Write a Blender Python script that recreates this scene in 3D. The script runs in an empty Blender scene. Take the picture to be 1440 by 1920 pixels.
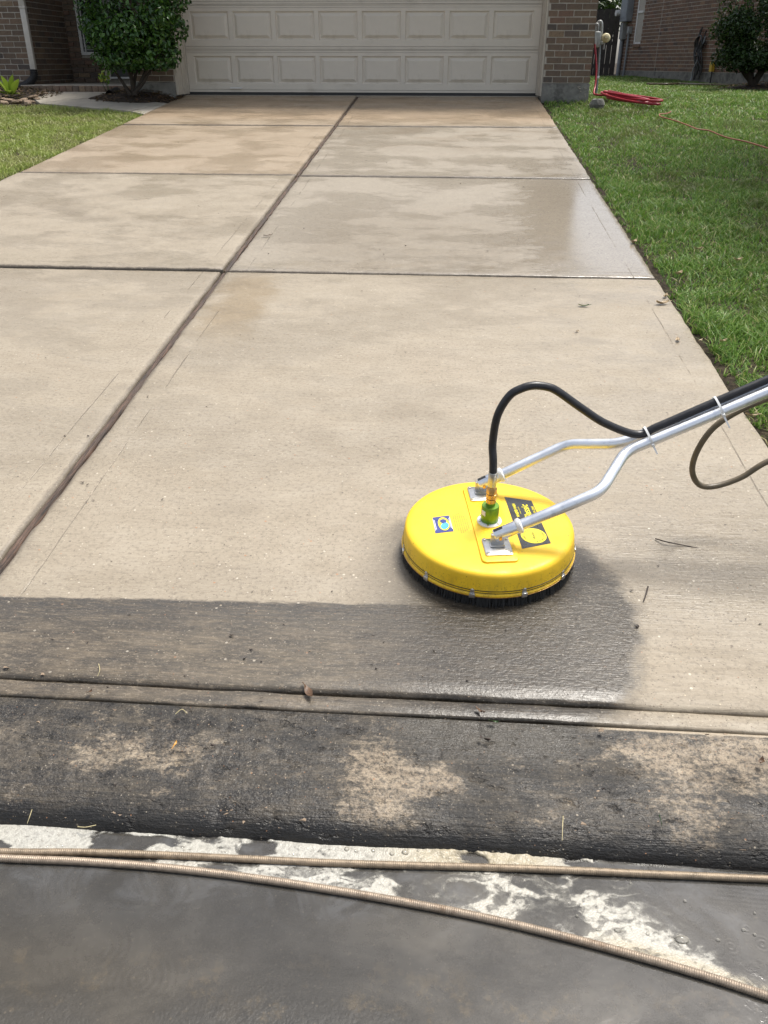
import bpy, bmesh, math, random
import numpy as np
from mathutils import Vector, Matrix, Euler

random.seed(7); RNG = np.random.default_rng(7)
SC = bpy.context.scene
COL = SC.collection
R = math.radians
SLOPE = R(4.7)                      # the driveway rises 4.7 degrees towards the garage
CA, SA, TA = math.cos(SLOPE), math.sin(SLOPE), math.tan(SLOPE)

# ------------------------------------------------------------------ camera
cam_data = bpy.data.cameras.new('camera'); cam = bpy.data.objects.new('camera', cam_data); COL.objects.link(cam)
cr = Vector((0.99747782, 0.07096276, 0.0015129)); cu = Vector((-0.03523212, 0.47650672, 0.87846459)); cf = Vector((-0.06161736, 0.87630225, -0.47780505))
cm = Matrix((cr, cu, -cf)).transposed().to_4x4(); cm.translation = (0.0, -0.121269, 1.475023)
cam.matrix_world = cm
cam_data.sensor_fit = 'VERTICAL'; cam_data.sensor_height = 32.0; cam_data.lens = 32.0 * 1550 / 1920
cam_data.clip_start = 0.05; cam_data.clip_end = 2000
SC.camera = cam

# ------------------------------------------------------------------ sky, sun, exposure
SUN_EL, SUN_AZ = R(68), R(42)       # high, behind the house and to the right; azimuth clockwise from +Y
world = bpy.data.worlds.new('World'); SC.world = world; world.use_nodes = True
wn = world.node_tree; bg = wn.nodes['Background']
sky = wn.nodes.new('ShaderNodeTexSky'); sky.sky_type = 'NISHITA'; sky.sun_disc = False
sky.sun_elevation = SUN_EL; sky.sun_rotation = SUN_AZ; sky.air_density = 1.0; sky.dust_density = 3.0; sky.ozone_density = 0.6
bw = wn.nodes.new('ShaderNodeRGBToBW'); veil = wn.nodes.new('ShaderNodeMix'); veil.data_type = 'RGBA'; veil.inputs[0].default_value = 0.62      # thin white cloud over the blue
wn.links.new(sky.outputs[0], bw.inputs[0]); wn.links.new(sky.outputs[0], veil.inputs[6]); wn.links.new(bw.outputs[0], veil.inputs[7])
wtc = wn.nodes.new('ShaderNodeTexCoord'); wno = wn.nodes.new('ShaderNodeTexNoise'); wno.inputs['Scale'].default_value = 2.2; wno.inputs['Detail'].default_value = 6; wno.inputs['Roughness'].default_value = 0.6
wn.links.new(wtc.outputs['Generated'], wno.inputs['Vector']); wmr = wn.nodes.new('ShaderNodeMapRange'); wmr.inputs[1].default_value = 0.35; wmr.inputs[2].default_value = 0.65; wmr.inputs[3].default_value = 0.75; wmr.inputs[4].default_value = 1.35
wn.links.new(wno.outputs[0], wmr.inputs[0]); wmul = wn.nodes.new('ShaderNodeVectorMath'); wmul.operation = 'SCALE'; wn.links.new(veil.outputs[2], wmul.inputs[0]); wn.links.new(wmr.outputs[0], wmul.inputs['Scale'])
wn.links.new(wmul.outputs[0], bg.inputs[0]); bg.inputs[1].default_value = 0.15
sd = bpy.data.lights.new('sun', 'SUN'); sd.energy = 2.5; sd.angle = R(16); sd.color = (1.0, 0.95, 0.87)
sun = bpy.data.objects.new('sun', sd); COL.objects.link(sun)
sv = Vector((math.sin(SUN_AZ) * math.cos(SUN_EL), math.cos(SUN_AZ) * math.cos(SUN_EL), math.sin(SUN_EL)))
sun.rotation_euler = sv.to_track_quat('Z', 'Y').to_euler(); sun.location = sv * 40
SC.view_settings.view_transform = 'Standard'; SC.view_settings.look = 'None'
SC.view_settings.exposure = 0.74; SC.view_settings.gamma = 1.0; SC.view_settings.use_curve_mapping = False

# ------------------------------------------------------------------ small helpers
def tag(o, label=None, cat=None, group=None, kind=None):
    if label: o['label'] = label
    if cat: o['category'] = cat
    if group: o['group'] = group
    if kind: o['kind'] = kind
    return o
ORG = {}
def empty(name, loc=(0, 0, 0), rot=(0, 0, 0), org=None):
    o = bpy.data.objects.new(name, None); COL.objects.link(o); o.empty_display_size = 0.1
    o.location = loc; o.rotation_euler = rot; ORG[o] = Vector(org if org is not None else loc); return o
def D2W(p): return Vector((p[0], CA * p[1] - SA * p[2], SA * p[1] + CA * p[2]))
class MB:
    """collects shapes, build() links them as one mesh object"""
    def __init__(s): s.v = []; s.f = []
    def add(s, vs, fs):
        n = len(s.v); s.v += [tuple(v) for v in vs]; s.f += [tuple(i + n for i in f) for f in fs]; return s
    def box(s, x0, x1, y0, y1, z0, z1, c=0.0, M=None):
        if c <= 0:
            vs = [(x, y, z) for z in (z0, z1) for y in (y0, y1) for x in (x0, x1)]
            fs = [(0, 2, 3, 1), (4, 5, 7, 6), (0, 1, 5, 4), (2, 6, 7, 3), (0, 4, 6, 2), (1, 3, 7, 5)]
        else:
            bm = bmesh.new(); bmesh.ops.create_cube(bm, size=1)
            for v in bm.verts: v.co = Vector(((x0 + x1) / 2 + v.co.x * (x1 - x0), (y0 + y1) / 2 + v.co.y * (y1 - y0), (z0 + z1) / 2 + v.co.z * (z1 - z0)))
            bmesh.ops.bevel(bm, geom=bm.edges[:], offset=c, segments=2, affect='EDGES', profile=0.5)
            bm.verts.index_update(); vs = [tuple(v.co) for v in bm.verts]; fs = [tuple(v.index for v in f.verts) for f in bm.faces]; bm.free()
        if M is not None: vs = [M @ Vector(v) for v in vs]
        return s.add(vs, fs)
    def lathe(s, prof, seg=48, c=(0, 0, 0), M=None, cap=True):
        vs, fs = [], []
        for r, z in prof:
            for k in range(seg):
                a = 2 * math.pi * k / seg; vs.append((c[0] + r * math.cos(a), c[1] + r * math.sin(a), c[2] + z))
        for i in range(len(prof) - 1):
            for k in range(seg):
                k2 = (k + 1) % seg; fs.append((i * seg + k, i * seg + k2, (i + 1) * seg + k2, (i + 1) * seg + k))
        if cap:
            if prof[0][0] > 1e-6: fs.append(tuple(range(seg))[::-1])
            if prof[-1][0] > 1e-6: fs.append(tuple((len(prof) - 1) * seg + k for k in range(seg)))
        if M is not None: vs = [M @ Vector(v) for v in vs]
        return s.add(vs, fs)
    def tube(s, pts, r, seg=12, cap=True, rib=None):
        P = [Vector(p) for p in pts]; n = len(P); rs = r if hasattr(r, '__len__') else [r] * n
        T = [(P[min(i + 1, n - 1)] - P[max(i - 1, 0)]).normalized() for i in range(n)]
        ref = Vector((0, 0, 1)) if abs(T[0].z) < 0.9 else Vector((1, 0, 0)); U = (ref - T[0] * ref.dot(T[0])).normalized()
        vs, fs = [], []
        for i in range(n):
            U = (U - T[i] * U.dot(T[i])).normalized(); W = T[i].cross(U)
            for k in range(seg):
                a = 2 * math.pi * k / seg; vs.append(P[i] + (U * math.cos(a) + W * math.sin(a)) * rs[i])
        for i in range(n - 1):
            for k in range(seg):
                k2 = (k + 1) % seg; fs.append((i * seg + k, i * seg + k2, (i + 1) * seg + k2, (i + 1) * seg + k))
        if cap: fs.append(tuple(range(seg))[::-1]); fs.append(tuple((n - 1) * seg + k for k in range(seg)))
        return s.add(vs, fs)
    def prism(s, poly, z0, z1):
        n = len(poly); vs = [(p[0], p[1], z0) for p in poly] + [(p[0], p[1], z1) for p in poly]
        fs = [tuple(range(n))[::-1], tuple(range(n, 2 * n))] + [(i, (i + 1) % n, n + (i + 1) % n, n + i) for i in range(n)]
        return s.add(vs, fs)
    def build(s, name, mat, parent=None, smooth=None, rot=None, loc=None, local=False):
        me = bpy.data.meshes.new(name); o0 = ORG.get(parent, Vector()) if (parent and not local) else Vector()
        base = Vector(loc) if (loc is not None and parent is None) else o0
        me.from_pydata([(v[0] - base[0], v[1] - base[1], v[2] - base[2]) for v in s.v], [], s.f); me.update()
        me.materials.append(mat); o = bpy.data.objects.new(name, me); COL.objects.link(o)
        if parent: o.parent = parent; ORG[o] = o0
        else:
            ORG[o] = base
            if loc is not None: o.location = base
            if rot: o.rotation_euler = rot
        if smooth is not None: autosmooth(me, smooth)
        return o
def autosmooth(me, ang):
    me.shade_smooth()
    if ang < 179:
        bm = bmesh.new(); bm.from_mesh(me); lim = R(ang)
        for e in bm.edges:
            if len(e.link_faces) != 2 or e.calc_face_angle(0) > lim: e.smooth = False
        bm.to_mesh(me); bm.free()
def catmull(pts, n=8):
    P = [Vector(p) for p in pts]; out = []
    for i in range(len(P) - 1):
        a, b, c, d = P[max(i - 1, 0)], P[i], P[i + 1], P[min(i + 2, len(P) - 1)]
        for k in range(n):
            t = k / n; out.append(0.5 * ((2 * b) + (c - a) * t + (2 * a - 5 * b + 4 * c - d) * t * t + (3 * b - a - 3 * c + d) * t ** 3))
    out.append(P[-1]); return out
def resample(pts, step):
    P = [Vector(p) for p in pts]; L = [0.0]
    for a, b in zip(P, P[1:]): L.append(L[-1] + (b - a).length)
    n = max(2, int(L[-1] / step)); out = []; j = 0
    for i in range(n + 1):
        t = L[-1] * i / n
        while j < len(L) - 2 and L[j + 1] < t: j += 1
        u = (t - L[j]) / max(L[j + 1] - L[j], 1e-9); out.append(P[j].lerp(P[j + 1], u))
    return out
def _h(ix, iy, seed):
    n = (ix.astype(np.int64) * 374761393 + iy.astype(np.int64) * 668265263 + seed * 974711) & 0x7fffffff
    n = ((n ^ (n >> 13)) * 1274126177) & 0x7fffffff
    return ((n ^ (n >> 16)) & 0xffff) / 65535.0
def vnoise(x, y, seed=0):
    x = np.asarray(x, float); y = np.asarray(y, float); ix = np.floor(x); iy = np.floor(y); fx = x - ix; fy = y - iy
    fx = fx * fx * (3 - 2 * fx); fy = fy * fy * (3 - 2 * fy)
    a = _h(ix, iy, seed); b = _h(ix + 1, iy, seed); c = _h(ix, iy + 1, seed); d = _h(ix + 1, iy + 1, seed)
    return (a * (1 - fx) + b * fx) * (1 - fy) + (c * (1 - fx) + d * fx) * fy
def fbm(x, y, seed=0, o=4):
    s = 0; a = 0.5; t = 0
    for k in range(o): s = s + a * vnoise(np.asarray(x) * 2 ** k, np.asarray(y) * 2 ** k, seed + 17 * k); t += a; a *= 0.5
    return s / t
def npmesh(name, V, Fs, mat, parent=None, rot=None):
    """V (n,3); Fs (m,k) all faces with k corners"""
    me = bpy.data.meshes.new(name); V = np.asarray(V, np.float32); Fs = np.asarray(Fs, np.int32); m, k = Fs.shape
    me.vertices.add(len(V)); me.vertices.foreach_set('co', V.ravel())
    me.loops.add(m * k); me.loops.foreach_set('vertex_index', Fs.ravel())
    me.polygons.add(m); me.polygons.foreach_set('loop_start', np.arange(0, m * k, k, dtype=np.int32))
    me.update(calc_edges=True); me.materials.append(mat)
    o = bpy.data.objects.new(name, me); COL.objects.link(o)
    if parent: o.parent = parent
    if rot: o.rotation_euler = rot
    return o

# ------------------------------------------------------------------ material helpers
class NT:
    def __init__(s, name):
        s.m = bpy.data.materials.new(name); s.m.use_nodes = True; s.t = s.m.node_tree; s.t.nodes.clear()
        s.out = s.t.nodes.new('ShaderNodeOutputMaterial'); s.b = s.t.nodes.new('ShaderNodeBsdfPrincipled'); s.l(s.b.outputs[0], s.out.inputs[0])
        s._oc = None
    def l(s, a, b): s.t.links.new(a, b)
    def n(s, typ, **kw):
        x = s.t.nodes.new(typ)
        for k, v in kw.items(): setattr(x, k, v)
        return x
    def put(s, sock, v):
        if isinstance(v, bpy.types.NodeSocket): s.l(v, sock)
        elif v is not None:
            if sock.type == 'RGBA' and len(v) == 3: v = (*v, 1)
            sock.default_value = v
    def oc(s):
        if s._oc is None: s._oc = s.n('ShaderNodeTexCoord').outputs['Object']
        return s._oc
    def xyz(s, v=None):
        x = s.n('ShaderNodeSeparateXYZ'); s.l(v or s.oc(), x.inputs[0]); return x.outputs
    def m_(s, op, a, b=None, c=None):
        x = s.n('ShaderNodeMath', operation=op); s.put(x.inputs[0], a); s.put(x.inputs[1], b)
        if c is not None: s.put(x.inputs[2], c)
        return x.outputs[0]
    def mul(s, a, b): return s.m_('MULTIPLY', a, b)
    def plus(s, a, b): return s.m_('ADD', a, b)
    def sub(s, a, b): return s.m_('SUBTRACT', a, b)
    def mx(s, a, b): return s.m_('MAXIMUM', a, b)
    def mn(s, a, b): return s.m_('MINIMUM', a, b)
    def ss(s, v, a, b, lo=0.0, hi=1.0):
        x = s.n('ShaderNodeMapRange', interpolation_type='SMOOTHSTEP')
        if a > b: a, b, lo, hi = b, a, hi, lo
        s.put(x.inputs[0], v); x.inputs[1].default_value = a; x.inputs[2].default_value = b; x.inputs[3].default_value = lo; x.inputs[4].default_value = hi
        return x.outputs[0]
    def mp(s, scale=(1, 1, 1), loc=(0, 0, 0), rot=(0, 0, 0), v=None):
        x = s.n('ShaderNodeMapping'); s.l(v or s.oc(), x.inputs[0]); x.inputs[1].default_value = loc; x.inputs[2].default_value = rot; x.inputs[3].default_value = scale
        return x.outputs[0]
    def noise(s, scale=5, det=4, rough=0.5, v=None, dist=0.0):
        x = s.n('ShaderNodeTexNoise'); s.l(v or s.oc(), x.inputs['Vector']); x.inputs['Scale'].default_value = scale; x.inputs['Detail'].default_value = det
        x.inputs['Roughness'].default_value = rough; x.inputs['Distortion'].default_value = dist; return x.outputs[0]
    def vor(s, scale=5, feat='F1', v=None, rnd=1.0):
        x = s.n('ShaderNodeTexVoronoi', feature=feat); s.l(v or s.oc(), x.inputs['Vector']); x.inputs['Scale'].default_value = scale; x.inputs['Randomness'].default_value = rnd
        return x.outputs
    def mix(s, f, a, b, mode='MIX'):
        x = s.n('ShaderNodeMix', data_type='RGBA', blend_type=mode); s.put(x.inputs[0], f); s.put(x.inputs[6], a); s.put(x.inputs[7], b); return x.outputs[2]
    def ramp(s, f, stops, mode='LINEAR'):
        x = s.n('ShaderNodeValToRGB'); s.l(f, x.inputs[0]); e = x.color_ramp.elements; x.color_ramp.interpolation = mode
        e[0].position, e[0].color = stops[0][0], (*stops[0][1], 1); e[1].position, e[1].color = stops[-1][0], (*stops[-1][1], 1)
        for p, c in stops[1:-1]: q = e.new(p); q.color = (*c, 1)
        return x.outputs[0]
    def bump(s, h, strength=0.3, dist=0.01, normal=None):
        x = s.n('ShaderNodeBump'); s.put(x.inputs['Strength'], strength); x.inputs['Distance'].default_value = dist; s.l(h, x.inputs['Height'])
        if normal: s.l(normal, x.inputs['Normal'])
        return x.outputs[0]
    def set(s, col=None, rough=None, metal=None, normal=None, spec=None, **kw):
        for k, v in (('Base Color', col), ('Roughness', rough), ('Metallic', metal), ('Specular IOR Level', spec)):
            if v is not None: s.put(s.b.inputs[k], v)
        if normal is not None: s.l(normal, s.b.inputs['Normal'])
        for k, v in kw.items(): s.put(s.b.inputs[k.replace('_', ' ')], v)
        return s.m
def varied(name, col, rough=0.5, metal=0.0, amt=0.25, scale=20, bump=0.1, dist=0.002, spec=None, dirt=None, dscale=6, dthr=(0.55, 0.75)):
    t = NT(name); n = t.noise(scale, 5, 0.6); c2 = tuple(x * (1 - amt) for x in col); c3 = tuple(min(1, x * (1 + amt)) for x in col)
    c = t.ramp(n, [(0.3, c2), (0.7, c3)])
    if dirt: c = t.mix(t.mul(t.ss(t.noise(dscale, 6, 0.65), *dthr), 0.8), c, dirt)
    return t.set(c, t.ss(n, 0.2, 0.8, rough * 0.8, min(1, rough * 1.2)), metal, t.bump(t.noise(scale * 6, 3), bump, dist), spec)

# ---- concrete of the driveway slabs (object space = driveway plane coordinates, metres)
XS = -1.29
def concrete_slab():
    t = NT('driveway_concrete'); X, Y, Z = t.xyz()
    n_big = t.noise(1.3, 10, 0.74, v=t.mp((1.1, 0.8, 1)), dist=0.3); n_mid = t.noise(5.5, 9, 0.70, v=t.mp((0.7, 1.2, 1))); n_fine = t.noise(70, 4, 0.65)
    streak = t.noise(9, 8, 0.72, v=t.mp((0.35, 5, 1))); broom = t.noise(26, 3, 0.6, v=t.mp((0.35, 9, 1)))
    base = t.ramp(n_mid, [(0.2, (0.248, 0.207, 0.150)), (0.5, (0.305, 0.259, 0.193)), (0.8, (0.36, 0.312, 0.241))])
    base = t.mix(t.mul(t.ss(streak, 0.5, 0.72), 0.28), base, (0.215, 0.178, 0.128))
    base = t.mix(t.mul(t.ss(n_big, 0.47, 0.62), t.ss(Y, 4.7, 4.9, 0.10, 0.30)), base, (0.165, 0.13, 0.086))
    base = t.mix(t.mul(t.ss(t.noise(1.9, 8, 0.68, v=t.mp((0.8, 1.7, 1), (7, 3, 0))), 0.5, 0.64), 0.12), base, (0.22, 0.172, 0.108))
    # different pours: warm clay staining towards the garage, greyer right hand middle slabs
    warm = t.ss(Y, 9.9, 11.0); leftw = t.mul(t.ss(Y, 7.45, 7.55), t.ss(X, -1.27, -1.31))
    base = t.mix(t.mul(t.mx(warm, t.mul(leftw, 0.55)), 0.52), base, (0.33, 0.215, 0.118))
    grey = t.mul(t.mul(t.ss(Y, 4.77, 4.81), t.ss(Y, 10.24, 10.2)), t.ss(X, -1.31, -1.27))
    base = t.mix(t.mul(grey, 0.45), base, (0.25, 0.225, 0.188))
    base = t.mix(t.mul(t.ss(t.noise(2.1, 4, 0.6, v=t.mp((0.7, 1.6, 1), (3, 9, 0))), 0.46, 0.62), t.mul(t.ss(Y, 7.5, 10.6), 0.5)), base, (0.165, 0.118, 0.07))
    # tide stains where water stood beside the joints
    jl = t.mx(t.ss(t.m_('ABSOLUTE', t.sub(Y, 4.68)), 0.12, 0.02), t.mx(t.ss(t.m_('ABSOLUTE', t.sub(Y, 7.60)), 0.2, 0.03), t.ss(t.m_('ABSOLUTE', t.sub(Y, 4.93)), 0.2, 0.05)))
    base = t.mix(t.mul(t.mul(jl, t.ss(n_mid, 0.45, 0.62)), 0.5), base, (0.20, 0.165, 0.11))
    jj = None
    for yj, wj, aj in ((10.23, 0.050, 0.85), (7.51, 0.045, 0.85), (4.79, 0.034, 0.8)):
        q_ = t.mul(t.ss(t.plus(t.m_('ABSOLUTE', t.sub(Y, yj)), t.mul(t.sub(t.noise(14, 6, 0.75, v=t.mp((1, 1, 1), (yj, 0, 0))), 0.5), wj * 2.2)), wj * 1.15, wj * 0.55), aj); jj = q_ if jj is None else t.mx(jj, q_)
    sj = t.mul(t.ss(t.plus(t.m_('ABSOLUTE', t.sub(X, XS)), t.mul(t.sub(t.noise(9, 6, 0.7), 0.5), 0.03)), 0.038, 0.018), 0.6); jj = t.mx(jj, sj)
    base = t.mix(jj, base, (0.062, 0.048, 0.034))
    rust = t.mul(t.ss(t.plus(t.m_('ABSOLUTE', t.sub(X, -1.08)), t.mul(t.sub(n_mid, 0.5), 0.4)), 0.22, 0.05), t.mul(t.ss(Y, 4.8, 4.6), t.ss(Y, 3.5, 4.1))); base = t.mix(t.mul(rust, 0.6), base, (0.205, 0.145, 0.072))
    # aggregate: light, rust and dark grains showing through the surface
    v1 = t.vor(170); v2 = t.vor(80, v=t.mp(loc=(3, 1, 0)))
    rnd1 = t.xyz(v1[1]); rnd2 = t.xyz(v2[1])
    sz1 = t.m_('MULTIPLY_ADD', rnd1[2], 0.30, 0.06); sz2 = t.m_('MULTIPLY_ADD', rnd2[2], 0.22, 0.08)
    g1 = t.mul(t.ss(t.sub(v1[0], sz1), 0.04, -0.05), t.ss(rnd1[0], 0.72, 0.76)); g2 = t.mul(t.ss(t.sub(v2[0], sz2), 0.03, -0.04), t.ss(rnd2[1], 0.92, 0.94))
    gcol1 = t.ramp(rnd1[1], [(0.0, (0.14, 0.11, 0.085)), (0.42, (0.2, 0.15, 0.11)), (0.5, (0.42, 0.36, 0.27)), (0.9, (0.55, 0.49, 0.39)), (0.97, (0.38, 0.17, 0.08))], 'CONSTANT')
    gcol2 = t.ramp(rnd2[0], [(0.0, (0.56, 0.50, 0.40)), (0.5, (0.36, 0.18, 0.09)), (0.62, (0.09, 0.075, 0.06)), (0.85, (0.5, 0.42, 0.3))], 'CONSTANT')
    # dirt the cleaner has not reached yet (front strip) with a ruled edge
    edge_noise = t.mul(t.sub(t.noise(22, 4, 0.7, v=t.mp((0.5, 2, 1))), 0.5), 0.035)
    yy = t.plus(t.plus(Y, edge_noise), t.mul(X, -0.034)); xx = t.plus(X, t.mul(t.sub(n_mid, 0.5), 0.12))
    dirt = t.mul(t.ss(yy, 1.795, 1.781), t.ss(t.plus(xx, t.mul(t.sub(Y, 1.44), 0.35)), 0.56, 0.30))
    dn = t.noise(16, 6, 0.7, v=t.mp((0.45, 1.8, 1))); dfine = t.noise(34, 4, 0.7, v=t.mp((0.3, 4.5, 1)))
    dcol = t.ramp(dn, [(0.25, (0.032, 0.027, 0.021)), (0.45, (0.070, 0.058, 0.042)), (0.6, (0.125, 0.10, 0.069)), (0.75, (0.19, 0.15, 0.10))])
    dcol = t.mix(t.mul(t.ss(t.noise(75, 5, 0.8, v=t.mp((0.6, 1.3, 1), (3, 3, 0))), 0.52, 0.60), 0.7), dcol, (0.20, 0.162, 0.115)); dcol = t.mix(t.mul(t.ss(dfine, 0.45, 0.66), 0.6), dcol, (0.046, 0.041, 0.035))
    topband = t.mul(t.ss(yy, 1.60, 1.78), 0.75)
    dcol = t.mix(t.mul(topband, t.ss(t.noise(30, 4, 0.7, v=t.mp((0.25, 3, 1), (5, 2, 0))), 0.36, 0.56)), dcol, (0.042, 0.040, 0.037))
    # fan of dirty water pushed out by the cleaner
    ex = t.sub(X, 0.115); ey = t.mul(t.sub(Y, 1.745), t.ss(Y, 1.70, 1.80, 0.95, 0.86))
    wd = t.plus(t.m_('SQRT', t.plus(t.mul(ex, ex), t.mul(ey, ey))), t.mul(t.sub(t.noise(9, 4, 0.6), 0.5), 0.11))
    wd = t.plus(wd, t.mul(t.sub(t.noise(40, 6, 0.75), 0.5), 0.07)); fan = t.ss(wd, 0.480, 0.415); rim = t.mul(t.ss(t.m_('ABSOLUTE', t.sub(wd, 0.462)), 0.022, 0.004), t.ss(X, 0.3, 0.45)); fan = t.mul(fan, t.ss(X, -0.30, 0.05))
    fcol = t.ramp(t.noise(18, 8, 0.72, v=t.mp((0.6, 1.8, 1))), [(0.3, (0.014, 0.011, 0.008)), (0.5, (0.028, 0.023, 0.016)), (0.75, (0.065, 0.052, 0.036))])
    # thin run-off on the cleaned part to the right
    run = t.mul(t.mul(t.ss(t.plus(X, t.mul(t.sub(n_mid, 0.5), 0.5)), 0.25, 0.8), t.ss(Y, 2.7, 2.0)), t.ss(t.noise(11, 5, 0.65, v=t.mp((0.4, 2.4, 1), (2, 8, 0))), 0.40, 0.62))
    shiny = t.mul(t.mul(t.ss(t.plus(X, t.mul(t.sub(n_mid, 0.5), 0.9)), 0.25, 0.80), t.ss(Y, 4.75, 4.85)), t.ss(Y, 8.8, 6.6)); browny = t.mul(t.mul(t.ss(X, -1.25, -0.6), t.ss(X, 0.75, 0.35)), t.mul(t.ss(Y, 4.78, 4.86), t.ss(t.plus(Y, t.mul(t.sub(n_big, 0.5), 2.5)), 6.9, 5.6)))
    col = t.mix(t.mul(run, 0.55), base, (0.20, 0.162, 0.11))
    damp = t.mul(t.mul(t.ss(t.plus(X, t.mul(t.sub(n_mid, 0.5), 0.6)), 0.25, 0.85), t.ss(t.plus(Y, t.mul(t.sub(n_big, 0.5), 0.8)), 2.75, 2.1)), t.ss(Y, 1.5, 1.9))
    col = t.mix(t.mul(damp, t.ss(n_mid, 0.35, 0.6, 0.12, 0.5)), col, (0.16, 0.135, 0.10))
    col = t.mix(t.mul(browny, t.ss(n_mid, 0.35, 0.6, 0.25, 0.6)), col, (0.175, 0.14, 0.095)); col = t.mix(dirt, col, dcol); col = t.mix(t.mul(fan, 0.93), col, fcol); col = t.mix(t.mul(rim, t.ss(n_fine, 0.4, 0.65, 0.0, 0.5)), col, (0.20, 0.165, 0.115))
    gm = t.sub(1.0, t.mx(t.mul(fan, 0.8), t.mul(dirt, 0.45))); col = t.mix(t.mul(t.mul(g1, gm), 0.8), col, gcol1); col = t.mix(t.mul(t.mul(g2, gm), 0.85), col, gcol2)
    # tooled edge lines 10 cm inside the joints
    wob = t.mul(t.sub(t.noise(3, 2), 0.5), 0.012); brk = t.ss(t.noise(2.2, 6, 0.75, v=t.mp((1, 0.8, 1), (4, 4, 0))), 0.46, 0.56)
    Xw = t.plus(X, wob)
    lines = t.mx(t.ss(t.m_('ABSOLUTE', t.sub(Xw, -1.165)), 0.004, 0.0012), t.mx(t.ss(t.m_('ABSOLUTE', t.sub(Xw, -1.415)), 0.0035, 0.001), t.ss(t.m_('ABSOLUTE', t.sub(Xw, 1.09)), 0.0035, 0.001)))
    liny = t.ss(t.m_('ABSOLUTE', t.sub(t.plus(Y, wob), 4.90)), 0.007, 0.002)
    ln = t.mul(t.mx(lines, t.mul(liny, 0.7)), brk); col = t.mix(t.mul(ln, t.ss(n_mid, 0.4, 0.6, 0.1, 0.7)), col, (0.10, 0.08, 0.058))
    col = t.mix(t.mul(t.ss(n_fine, 0.48, 0.66), 0.34), col, (0.09, 0.072, 0.053)); pv = t.vor(230, v=t.mp(loc=(8, 2, 0))); pr = t.xyz(pv[1]); pore = t.mul(t.ss(t.sub(pv[0], t.mul(pr[2], 0.32)), 0.05, -0.06), t.ss(pr[0], 0.80, 0.84)); col = t.mix(t.mul(pore, 0.7), col, (0.05, 0.04, 0.03)); col = t.mix(t.mul(t.ss(t.noise(150, 3, 0.7, v=t.mp((0.7, 1.3, 1), (1, 5, 0))), 0.56, 0.70), t.sub(0.42, t.mul(dirt, 0.2))), col, (0.45, 0.39, 0.30)); col = t.mix(t.mul(t.ss(broom, 0.5, 0.68), 0.22), col, (0.14, 0.11, 0.08))
    # wetness: film of water where the noise pools it, the right hand middle slab wettest
    wet = t.ss(t.noise(1.4, 8, 0.68, v=t.mp((0.8, 1.2, 1), (11, 2, 0))), 0.42, 0.56)
    wet = t.mx(t.mul(wet, 0.75), t.mx(shiny, t.mul(fan, 0.72))); wet = t.mx(wet, t.mul(damp, 0.7))
    wfine = t.noise(40, 4, 0.6, v=t.mp((0.45, 1.6, 1)))
    rough = t.plus(t.sub(t.ss(wet, 0.0, 1.0, 0.62, 0.24), t.mul(shiny, 0.16)), t.mul(t.sub(wfine, 0.5), 0.20))
    h = t.plus(t.plus(t.mul(broom, 0.5), t.mul(n_fine, 0.5)), t.plus(t.mul(wfine, 0.35), t.mul(ln, -2.0)))
    h = t.plus(h, t.sub(t.mul(t.mx(g1, g2), 0.25), t.mul(pore, 0.9)))
    ripple = t.noise(80, 4, 0.6, v=t.mp((0.7, 1.0, 1), rot=(0, 0, 0.5)), dist=0.8)
    h = t.plus(t.mul(h, t.sub(1.0, t.mul(shiny, 0.80))), t.mul(fan, t.sub(t.mul(ripple, 0.5), t.mul(h, 0.5))))
    return t.set(col, rough, None, t.bump(h, 0.5, 0.005), 0.5)

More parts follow.
